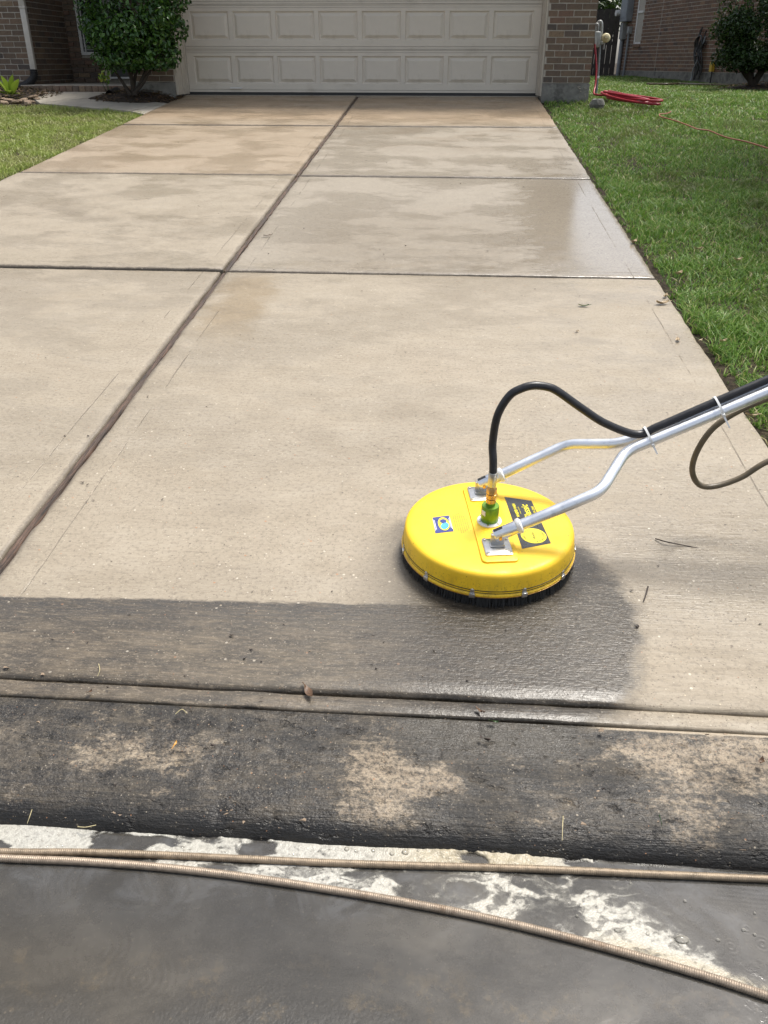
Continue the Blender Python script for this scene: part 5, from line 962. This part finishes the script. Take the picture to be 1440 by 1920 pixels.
for Hh, b_ in ((H1, -0.134), (H2, 0.150)):
    pl = part(rbox(-0.0385, 0.0385, b_ - 0.040, b_ + 0.040, 0.1165, 0.1215, rad=0.004), 'hinge_plate', M['steel'])
    for sx in (-1, 1):
        for sy in (-1, 1):
            part(MB().lathe([(0.0048, 0), (0.0046, 0.0022), (0.003, 0.0032), (0.0016, 0.0016), (0, 0.0016)], 12, (0, 0, 0), TILT @ Matrix.Translation((sx * 0.032, b_ + sy * 0.0335, 0.1215))), 'screw', M['zinc'], pl)
    part(MB().box(-0.021, 0.021, b_ - 0.007, b_ + 0.021, 0.1215, 0.1255, 0.0018, TILT), 'weld', M['steel'], pl)
    part(MB().box(-0.019, 0.019, b_ + 0.002, b_ + 0.013, 0.1245, 0.158, 0.002, TILT), 'lug', M['steel'], pl)
    ex_ = TILT @ Vector((0, 1, 0)); c0 = Vector((Hh.x, Hh.y, 0.149)); part(MB().tube([c0 - ex_ * 0.0215, c0 + ex_ * 0.0215], 0.0045, 12), 'pin', M['brass'], pl)
nT = TILT @ Vector((0, 1, 0))
ax = (Vector((0.747, 0.126, 0.509)) - Vector((0.455, 0.088, 0.368))).normalized()
def fork(Hh, bend1, bend2, side, name):
    J = Vector((0.455, 0.088, 0.368)) + nT * 0.0165 * side; E_ = J + ax * 0.95; pts = [Hh, bend1, bend2, J + ax * 0.0, J + ax * 0.12, E_]
    # straight runs with rounded bends
    P = []
    Q = [Vector(Hh), Vector(bend1), Vector(bend2), J + ax * 0.15, E_]
    P.append(Q[0])
    for i in range(1, len(Q) - 1):
        a_, b_, c_ = Q[i - 1], Q[i], Q[i + 1]; r_ = min(0.034, (a_ - b_).length * 0.45, (c_ - b_).length * 0.45); p0 = b_ + (a_ - b_).normalized() * r_; p1 = b_ + (c_ - b_).normalized() * r_
        for k in range(9): t_ = k / 8; P.append(p0 * (1 - t_) ** 2 + b_ * 2 * t_ * (1 - t_) + p1 * t_ ** 2)
    P.append(Q[-1]); tb_ = part(MB().tube(P, 0.0160, 20), name, M['alu'], cl, 60)
    d_ = (P[1] - P[0]).normalized(); part(MB().tube([P[0] - d_ * 0.016, P[0] - d_ * 0.012, P[0] + d_ * 0.052], [0.015, 0.0190, 0.0190], 20), 'sleeve', M['alu'], tb_, 50)
    part(MB().tube([P[0] + d_ * 0.052, P[0] + d_ * 0.056, P[0] + d_ * 0.064, P[0] + d_ * 0.068], [0.0190, 0.0225, 0.0225, 0.017], 20), 'collar', M['nylon'], tb_, 50)
    up_ = (Vector((0, 0, 1)) - d_ * d_.z).normalized(); part(MB().box(-0.011, 0.015, -0.005, 0.005, 0.0170, 0.0196, 0, Matrix.Translation(P[0]) @ Matrix((d_, nT, up_)).transposed().to_4x4()), 'slot', M['black'], tb_)
    part(MB().tube([P[0] - nT * 0.0202, P[0] + nT * 0.0202], 0.0042, 10), 'pivot_bolt', M['brass'], tb_); return tb_
fork(H1, Vector((0.292, -0.075, 0.277)), Vector((0.372, 0.055, 0.333)), -1, 'handle_tube'); fork(H2, Vector((0.232, 0.199, 0.274)), Vector((0.362, 0.112, 0.326)), 1, 'handle_tube')
Ecen = Vector((0.455, 0.088, 0.368)) + ax * 0.95; part(MB().tube([Ecen - nT * 0.26, Ecen + nT * 0.26], 0.0145, 16), 'grip_bar', M['alu'], cl, 60)
# swivel, fittings and the feed hose
fl = part(MB().lathe([(0.0365, 0.1165), (0.0365, 0.1195), (0.0345, 0.1215), (0.0, 0.1215)], 40), 'swivel_flange', M['decal_white'])
for k in range(6):
    an = R(20 + 60 * k); part(MB().lathe([(0.0036, 0.1215), (0.0036, 0.1235), (0, 0.1238)], 6, (0.0318 * math.cos(an), 0.0318 * math.sin(an), 0)), 'bolt', M['zinc'], fl)
sw = part(MB().lathe([(0.0255, 0.1215), (0.0262, 0.123), (0.0262, 0.170), (0.0245, 0.1735), (0.014, 0.174), (0.0132, 0.175), (0.0132, 0.184), (0.0, 0.184)], 40), 'swivel_body', M['green'])
part(MB().box(-0.0275, -0.0258, -0.009, 0.006, 0.148, 0.163, 0.0, Matrix.Rotation(R(38), 4, 'Z')), 'swivel_label', M['decal_white'], sw)
part(MB().lathe([(0.0128, 0.184), (0.015, 0.1845), (0.015, 0.196), (0.0125, 0.1968), (0.0125, 0.199), (0.0148, 0.1998), (0.0148, 0.212), (0.012, 0.2132), (0, 0.2132)], 24), 'brass_coupling', M['brass'])
part(MB().lathe([(0.0135, 0.213), (0.0152, 0.2145), (0.0152, 0.229), (0.013, 0.2345), (0.011, 0.2355), (0.011, 0.239), (0, 0.239)], 6), 'hex_nut', M['brass'], smooth=20)
part(MB().lathe([(0.0118, 0.238), (0.0122, 0.240), (0.0122, 0.252), (0.0128, 0.254), (0.0128, 0.282), (0.0118, 0.284), (0, 0.284)], 24), 'ferrule', M['zinc'])
hp = [(0.0, 0.0, 0.28), (-0.002, 0.01, 0.32), (-0.006, 0.024, 0.368), (0.002, 0.027, 0.450), (0.030, 0.031, 0.508), (0.062, 0.035, 0.529), (0.093, 0.039, 0.5365), (0.128, 0.044, 0.532), (0.160, 0.048, 0.518), (0.233, 0.058, 0.464), (0.307, 0.068, 0.414)]
up0 = nT.cross(ax) if nT.cross(ax).z > 0 else ax.cross(nT)
for s_ in (0.0, 0.06, 0.16, 0.32, 0.5, 0.7, 0.9): hp.append(tuple(Vector((0.455, 0.088, 0.368)) + ax * (s_ - 0.045) + up0 * (0.0262 if s_ > 0 else 0.030)))
part(MB().tube(resample(catmull(hp, 10), 0.006), 0.0114, 16), 'feed_hose', M['hose'], cl, 60)
def zip_tie(s_, tail):
    c = Vector((0.455, 0.088, 0.368)) + ax * s_ + up0 * 0.010; P = []
    for k in range(29):
        an = 2 * math.pi * k / 28; ca_, sa2 = math.cos(an), math.sin(an); x_ = 0.0345 * math.copysign(abs(ca_) ** 0.75, ca_); y_ = 0.0295 * math.copysign(abs(sa2) ** 0.85, sa2)
        if y_ > 0: x_ *= 1 - 0.55 * (y_ / 0.0275) ** 1.5
        P.append(c + nT * x_ + up0 * y_)
    m2 = MB(); vs, fs = [], []; hw = 0.0030
    for p in P:
        o_ = (p - c).normalized(); vs += [p - ax * hw, p + ax * hw, p + ax * hw + o_ * 0.0014, p - ax * hw + o_ * 0.0014]
    for i in range(len(P) - 1):
        for k in range(4): fs.append((4 * i + k, 4 * i + (k + 1) % 4, 4 * i + 4 + (k + 1) % 4, 4 * i + 4 + k))
    m2.add(vs, fs); z_ = part(m2, 'zip_tie', M['nylon'])
    b0 = c - nT * 0.0355 - up0 * 0.012; part(MB().box(-0.0042, 0.0042, -0.004, 0.004, -0.0045, 0.0045, 0.0012, Matrix.Translation(b0) @ Matrix((ax, nT, up0)).transposed().to_4x4()), 'head', M['nylon'], z_)
    dr = (-nT * 0.35 - Vector((0, 0, 1)) * 0.85 + ax * 0.42).normalized(); sd_ = ax; part(MB().add([b0 + sd_ * hw, b0 - sd_ * hw, b0 + dr * tail - sd_ * hw * 0.6, b0 + dr * tail + sd_ * hw * 0.6] + [q + Vector((0, -0.0012, 0)) for q in (b0 + sd_ * hw, b0 - sd_ * hw, b0 + dr * tail - sd_ * hw * 0.6, b0 + dr * tail + sd_ * hw * 0.6)], [(0, 1, 2, 3), (7, 6, 5, 4), (0, 4, 5, 1), (1, 5, 6, 2), (2, 6, 7, 3), (3, 7, 4, 0)]), 'tail', M['nylon'], z_)
zip_tie(-0.018, 0.028); zip_tie(0.185, 0.040)
# stickers
def decal(poly, z, mat, name, parent=cl): return part(MB().prism(poly, z - 0.0004, z), name, mat, parent, None)
def zdeck(x, y): return float(np.interp(math.hypot(x, y), [0, 0.12, 0.20, 0.228], [0.1125, 0.1118, 0.1100, 0.1085]))
def draped(poly, name, mat, parent=cl, lift=0.0006, n=8):
    """a sticker following the slightly domed deck: bilinear patch of four corners (a,b,c,d)"""
    a_, b_, c_, d_ = [Vector((p[0], p[1], 0)) for p in poly]; vs, fs = [], []
    for i in range(n + 1):
        for j in range(n + 1):
            p = (a_.lerp(b_, i / n)).lerp(d_.lerp(c_, i / n), j / n); vs.append((p.x, p.y, zdeck(p.x, p.y) + lift))
    for i in range(n):
        for j in range(n): fs.append((i * (n + 1) + j, (i + 1) * (n + 1) + j, (i + 1) * (n + 1) + j + 1, i * (n + 1) + j + 1))
    return part(MB().add(vs, fs), name, mat, parent, 180)
black_st = draped([(0.052, 0.146), (0.134, 0.130), (0.172, -0.094), (0.088, -0.128)], 'black_sticker', M['decal_black'])
def text_mesh(body, size, loc, ang, mat, parent, lift=0.0012, bold=0.0, sx=1.0, name='lettering', shear=0.0):
    cu_ = bpy.data.curves.new('txt', 'FONT'); cu_.body = body; cu_.size = size; cu_.align_x = 'CENTER'; cu_.align_y = 'CENTER'; cu_.offset = bold; cu_.shear = shear; cu_.resolution_u = 3
    ob = bpy.data.objects.new('txt', cu_); COL.objects.link(ob); dg = bpy.context.evaluated_depsgraph_get(); me = bpy.data.meshes.new_from_object(ob.evaluated_get(dg)); bpy.data.objects.remove(ob)
    me.name = name; Mt = Matrix.Translation((loc[0], loc[1], 0)) @ Matrix.Rotation(ang, 4, 'Z') @ Matrix.Diagonal((sx, 1, 1, 1))
    me.transform(Mt)
    for v in me.vertices: v.co.z = zdeck(v.co.x, v.co.y) + lift
    me.materials.append(mat); o = bpy.data.objects.new(name, me); COL.objects.link(o); o.parent = parent; return o
AN = R(90 + 9)
text_mesh('WHISPER WASH', 0.0125, (0.083, 0.070), AN, M['decal_yellow'], black_st, bold=0.0004, sx=0.82); text_mesh('SURFACE CLEANER', 0.0045, (0.0935, 0.070), AN, M['decal_yellow'], black_st, sx=1.0)
text_mesh('Classic', 0.031, (0.116, 0.062), AN, M['decal_yellow'], black_st, bold=0.0006, sx=1.0, shear=0.15); text_mesh('W-2000', 0.011, (0.1365, 0.078), AN, M['decal_yellow'], black_st, bold=0.0002)
vs = [(0.1255 + 0.037 * math.cos(k / 36 * 2 * math.pi), -0.062 + 0.037 * math.sin(k / 36 * 2 * math.pi)) for k in range(36)]
ov = part(MB().add([(x, y, zdeck(x, y) + 0.0011) for x, y in vs], [tuple(range(36))]), 'round_emblem', M['decal_yellow'], black_st, None)
text_mesh('WASH', 0.0105, (0.1255, -0.062), R(98), M['decal_black'], ov, 0.0018, sx=1.1)
for word, a0, dirn in (('WHISPER', 150, -1), ('WHISPER', -30, -1)):
    for k, ch in enumerate(word):
        an = R(a0 + (8 if a0 < 0 else 8) - (k - 3) * 17); text_mesh(ch, 0.0088, (0.1255 + 0.0285 * math.cos(an), -0.062 + 0.0285 * math.sin(an)), an - R(90), M['decal_black'], ov, 0.0018)
blue = draped([(-0.168, 0.016), (-0.119, 0.029), (-0.105, -0.054), (-0.158, -0.067)], 'blue_sticker', M['decal_blue'])
def ell(cx_, cy_, rx_, ry_, rot_, mat, lift, name, parent):
    vs = [Matrix.Rotation(rot_, 3, 'Z') @ Vector((rx_ * math.cos(k / 28 * 6.2832), ry_ * math.sin(k / 28 * 6.2832), 0)) + Vector((cx_, cy_, 0)) for k in range(28)]
    return part(MB().add([(v.x, v.y, zdeck(v.x, v.y) + lift) for v in vs], [tuple(range(28))]), name, mat, parent, None)
ell(-0.134, -0.017, 0.017, 0.0345, R(8), M['decal_yellow'], 0.0011, 'logo_oval', blue); ell(-0.131, -0.028, 0.0115, 0.0175, R(-12), M['decal_cyan'], 0.0016, 'logo_wave', blue); ell(-0.136, -0.004, 0.0095, 0.011, R(8), M['decal_blue'], 0.0016, 'logo_mark', blue)
for dx, L_ in ((-0.0255, 0.060), (-0.0222, 0.05), (0.0235, 0.062), (0.0205, 0.052)):
    c_ = Vector((-0.1365 + dx, -0.018 + dx * 0.25, 0)); dv = Vector((0.16, -0.985, 0)).normalized(); pv = Vector((0.985, 0.16, 0)); q = [c_ + dv * L_ / 2 * a_ + pv * 0.0008 * b_ for a_, b_ in ((-1, -1), (1, -1), (1, 1), (-1, 1))]
    part(MB().add([(v.x, v.y, zdeck(v.x, v.y) + 0.0012) for v in q], [(0, 1, 2, 3)]), 'fine_print', M['decal_white'], blue, None)
rp = MB()
for k, L_ in enumerate((0.075, 0.085, 0.10, 0.105, 0.092, 0.07, 0.05)):
    c_ = Vector((-0.102 + k * 0.0062, -0.008 + k * 0.0008, 0)); dv = Vector((0.14, -0.99, 0)); pv = Vector((0.99, 0.14, 0)); n = int(L_ / 0.012); t_ = -L_ / 2
    while t_ < L_ / 2:
        l_ = random.uniform(0.005, 0.013); q = [c_ + dv * (t_ + l_ * a_) + pv * 0.0012 * b_ for a_, b_ in ((0, -1), (1, -1), (1, 1), (0, 1))]; rp.add([(v.x, v.y, zdeck(v.x, v.y) + 0.0009) for v in q], [(0, 1, 2, 3)]); t_ += l_ + 0.0025
part(rp, 'warning_print', M['print_red'], cl, None)
# olive hose looping beside the handle
def CLW(p): return D2W(Vector(p) + Vector(CC))
lp = [(1.35, 0.30, 0.72), (1.05, 0.235, 0.58), (0.90, 0.200, 0.508), (0.778, 0.181, 0.452), (0.708, 0.172, 0.418), (0.642, 0.163, 0.366), (0.609, 0.159, 0.296), (0.604, 0.158, 0.224), (0.635, 0.162, 0.170), (0.686, 0.169, 0.160), (0.762, 0.179, 0.189), (0.831, 0.188, 0.242), (0.98, 0.21, 0.30), (1.25, 0.25, 0.22), (1.5, 0.3, 0.02), (1.9, 0.4, 0.02)]
tag(MB().tube(resample(catmull([CLW(p) for p in lp], 10), 0.01), 0.0088, 14).build('supply_hose', M['brown_hose'], smooth=60), 'olive brown hose looping down beside the cleaner handle at the right edge', 'hose')

# ------------------------------------------------------------------ leaves, twigs and specks
def dead_leaf(u, v, L, W, ang, curl, mat, label, name='fallen_leaf', off=0.004, stem=True, cat='leaf'):
    p = dplane(u, v, 0); m2 = MB(); n = 7; vs, fs = [], []
    for i in range(n + 1):
        t_ = i / n; w = W * math.sin(math.pi * (0.06 + 0.9 * t_)) ** 0.8; x_ = (t_ - 0.5) * L; z_ = off + curl * (2 * t_ - 1) ** 2
        vs += [(x_, -w / 2, z_ + curl * 0.9 + 0.003 * math.sin(5 * t_)), (x_, 0, z_), (x_, w / 2, z_ + curl * 0.7 - 0.003 * math.sin(4 * t_))]
    for i in range(n): fs += [(3 * i, 3 * i + 3, 3 * i + 4, 3 * i + 1), (3 * i + 1, 3 * i + 4, 3 * i + 5, 3 * i + 2)]
    m2.add(vs, fs)
    if stem: m2.tube([(L / 2 - 0.005, 0, off + curl), (L / 2 + L * 0.22, 0.004, off + curl + 0.003)], 0.0012, 5)
    o = m2.build(name, mat, smooth=180); o.location = p; o.rotation_euler = Euler((SLOPE, 0, ang)); return tag(o, label, cat)
def stick(pxs, r, mat, label, name='twig', h=0.004, cat='twig', h2=None):
    P = [dplane(u, v, h + (0.006 * math.sin(i * 1.7) if i % 2 else 0)) for i, (u, v) in enumerate(pxs)]; P = catmull(P, 5); n = len(P)
    return tag(MB().tube(P, [r * (1 - 0.4 * i / n) for i in range(n)], 6).build(name, mat, smooth=60), label, cat)
dead_leaf(578, 1300, 0.046, 0.017, R(118), 0.004, M['dead_dark'], 'brown curled leaf lying on the dark joint above the kerb')
dead_leaf(1241, 571, 0.07, 0.03, R(10), 0.012, M['dead'], 'pale tan leaf at the right driveway edge')
dead_leaf(1247, 558, 0.05, 0.02, R(60), 0.01, M['dead'], 'small curled tan leaf just behind the pale leaf at the driveway edge')
dead_leaf(1094, 575, 0.055, 0.02, R(-8), 0.006, M['leaf2'], 'small dull green leaf on the clean slab right of centre')
dead_leaf(1409, 781, 0.05, 0.012, R(-5), 0.006, M['dead'], 'narrow straw-coloured leaf on the soil edge by the handle')
dead_leaf(1082, 623, 0.018, 0.012, R(30), 0.003, M['dead'], 'tiny round tan leaf bit on the clean slab')
dead_leaf(500, 443, 0.05, 0.018, R(15), 0.004, M['dead_dark'], 'thin brown leaf on the middle slab right of the wooden strip')
dead_leaf(1270, 640, 0.04, 0.02, R(80), 0.008, M['dead'], 'small pale leaf among the soil of the lawn edge')
dead_leaf(1312, 640, 0.03, 0.015, R(40), 0.003, M['dead'], 'small orange-tan leaf chip in the grass by the driveway')
dead_leaf(925, 1354, 0.024, 0.006, R(-12), 0.001, M['leaf2'], 'little green leaf sliver in the dark run-off above the kerb', stem=False)
dead_leaf(898, 1333, 0.024, 0.008, R(-50), 0.002, M['dead_dark'], 'brown leaf shred in the run-off below the cleaner')
dead_leaf(168, 1300, 0.014, 0.009, R(40), 0.003, M['dead_dark'], 'rust brown leaf bit on the left kerb joint', stem=False)
dead_leaf(1426, 1432, 0.02, 0.012, R(60), 0.006, M['dead_dark'], 'dark red-brown leaf clump at the right end of the kerb', stem=False)
dead_leaf(327, 1400, 0.026, 0.0058, R(82), 0.0015, M['seed'], 'orange seed pod on the dark kerb', 'seed_pod', stem=False, cat='seed pod')
dead_leaf(1352, 652, 0.035, 0.018, R(20), 0.008, M['dead'], 'pale dry leaf resting on the grass right of the driveway', off=0.03)
dead_leaf(1270, 524, 0.05, 0.03, R(40), 0.012, M['dead'], 'cream dry leaf on the grass level with the third joint', off=0.03)
dead_leaf(1380, 498, 0.05, 0.03, R(10), 0.012, M['dead'], 'cream dry leaf in the shaded grass near the right edge', off=0.03)
dead_leaf(1306, 477, 0.05, 0.025, R(-20), 0.012, M['dead'], 'small dry leaf in the shaded grass beside the wet slab', off=0.03)
dead_leaf(1188, 455, 0.06, 0.03, R(50), 0.012, M['dead'], 'tan leaf on the soil edge beside the wet slab', off=0.0)
stick([(1229, 1010), (1250, 1016), (1280, 1022), (1311, 1028)], 0.0022, M['twig'], 'long dark twig lying right of the cleaner on the run-off')
stick([(1215, 1100), (1212, 1112), (1207, 1127)], 0.0026, M['twig'], 'short dark twig standing out below the wet arc')
stick([(185, 1245), (187, 1256), (183, 1268)], 0.0012, M['straw'], 'pale curved straw on the left joint', 'straw', cat='straw')
stick([(329, 1339), (341, 1330), (351, 1338)], 0.0013, M['straw'], 'bent pale straw on the kerb below the joint', 'straw', cat='straw')
stick([(1056, 1530), (1055, 1548), (1054, 1576)], 0.0010, M['straw'], 'upright pale grass straw on the right kerb nose', 'straw', cat='straw')
stick([(60, 1518), (56, 1530), (51, 1544)], 0.0008, M['straw'], 'fine dry straw on the left kerb nose', 'straw', cat='straw')
stick([(1236, 1527), (1239, 1538), (1241, 1548)], 0.0011, M['leaf2'], 'short green blade of grass on the right kerb', 'grass_blade', cat='straw')
stick([(146, 1550), (160, 1551), (180, 1547)], 0.0014, M['straw'], 'yellow straw caught in the foam at the kerb foot', 'straw', h=-0.045, cat='straw')
def specks(name, items, mat, label, cat):
    m2 = MB(); rg3 = random.Random(len(items))
    for u, v, s in items:
        p = dplane(u, v, 0.002); q = [p + Vector((rg3.uniform(-1, 1) * s * 1.4, rg3.uniform(-1, 1) * s * 0.8, rg3.uniform(-0.1, 0.9) * s)) for _ in range(6)]
        bm = bmesh.new(); [bm.verts.new(c) for c in q]; bmesh.ops.convex_hull(bm, input=bm.verts[:]); bm.verts.index_update(); m2.add([tuple(v_.co) for v_ in bm.verts], [tuple(x.index for x in f.verts) for f in bm.faces]); bm.free()
    return tag(m2.build(name, mat), label, cat, kind='stuff')
rg = random.Random(44); it = [(435, 1192, 0.006), (383, 1238, 0.005), (460, 1236, 0.005), (470, 1219, 0.004), (242, 1152, 0.004), (97, 1199, 0.005), (205, 1290, 0.006), (300, 1340, 0.006), (335, 1350, 0.005), (400, 1398, 0.005), (276, 1420, 0.005), (218, 1473, 0.005), (162, 1205, 0.004), (700, 1192, 0.004), (696, 1247, 0.004), (370, 1280, 0.004), (877, 1277, 0.004), (815, 1220, 0.004), (490, 1310, 0.005), (968, 1523, 0.005), (1185, 1107, 0.006), (1193, 1176, 0.007), (1425, 1170, 0.005), (1130, 1480, 0.005), (1090, 1425, 0.005), (906, 1382, 0.009), (915, 1388, 0.008), (163, 910, 0.006), (165, 818, 0.006), (277, 744, 0.007), (388, 763, 0.006), (121, 818, 0.005), (154, 905, 0.006), (305, 937, 0.006), (176, 938, 0.005), (305, 180, 0.01)]
for k in range(230):
    v = rg.uniform(240, 1560); it.append((rg.uniform(0, 1440 if v > 700 else 1000 + v * 0.25), v, rg.uniform(0.0012, 0.0032) * (1 + max(0, 700 - v) / 300)))
specks('debris', it, M['twig'], 'dark bits of debris scattered over the concrete', 'debris')
it = [(217, 1527, 0.006), (224, 1530, 0.004), (454, 1543, 0.006), (425, 1527, 0.006), (567, 1538, 0.006), (12, 1253, 0.007), (80, 1264, 0.006), (72, 1355, 0.005), (216, 1332, 0.005), (1122, 1484, 0.004), (1094, 1546, 0.005), (1115, 1497, 0.004), (1376, 1538, 0.006), (1392, 1597, 0.006), (1345, 1551, 0.004), (1326, 1379, 0.005), (1360, 1378, 0.005), (1127, 1370, 0.006), (1156, 1322, 0.005)]
for k in range(90): it.append((rg.uniform(0, 1440), rg.uniform(1160, 1570), rg.uniform(0.0012, 0.0028)))
specks('pebbles', it, M['stone'], 'tan and orange pebbles bedded in the dirty concrete', 'pebbles')
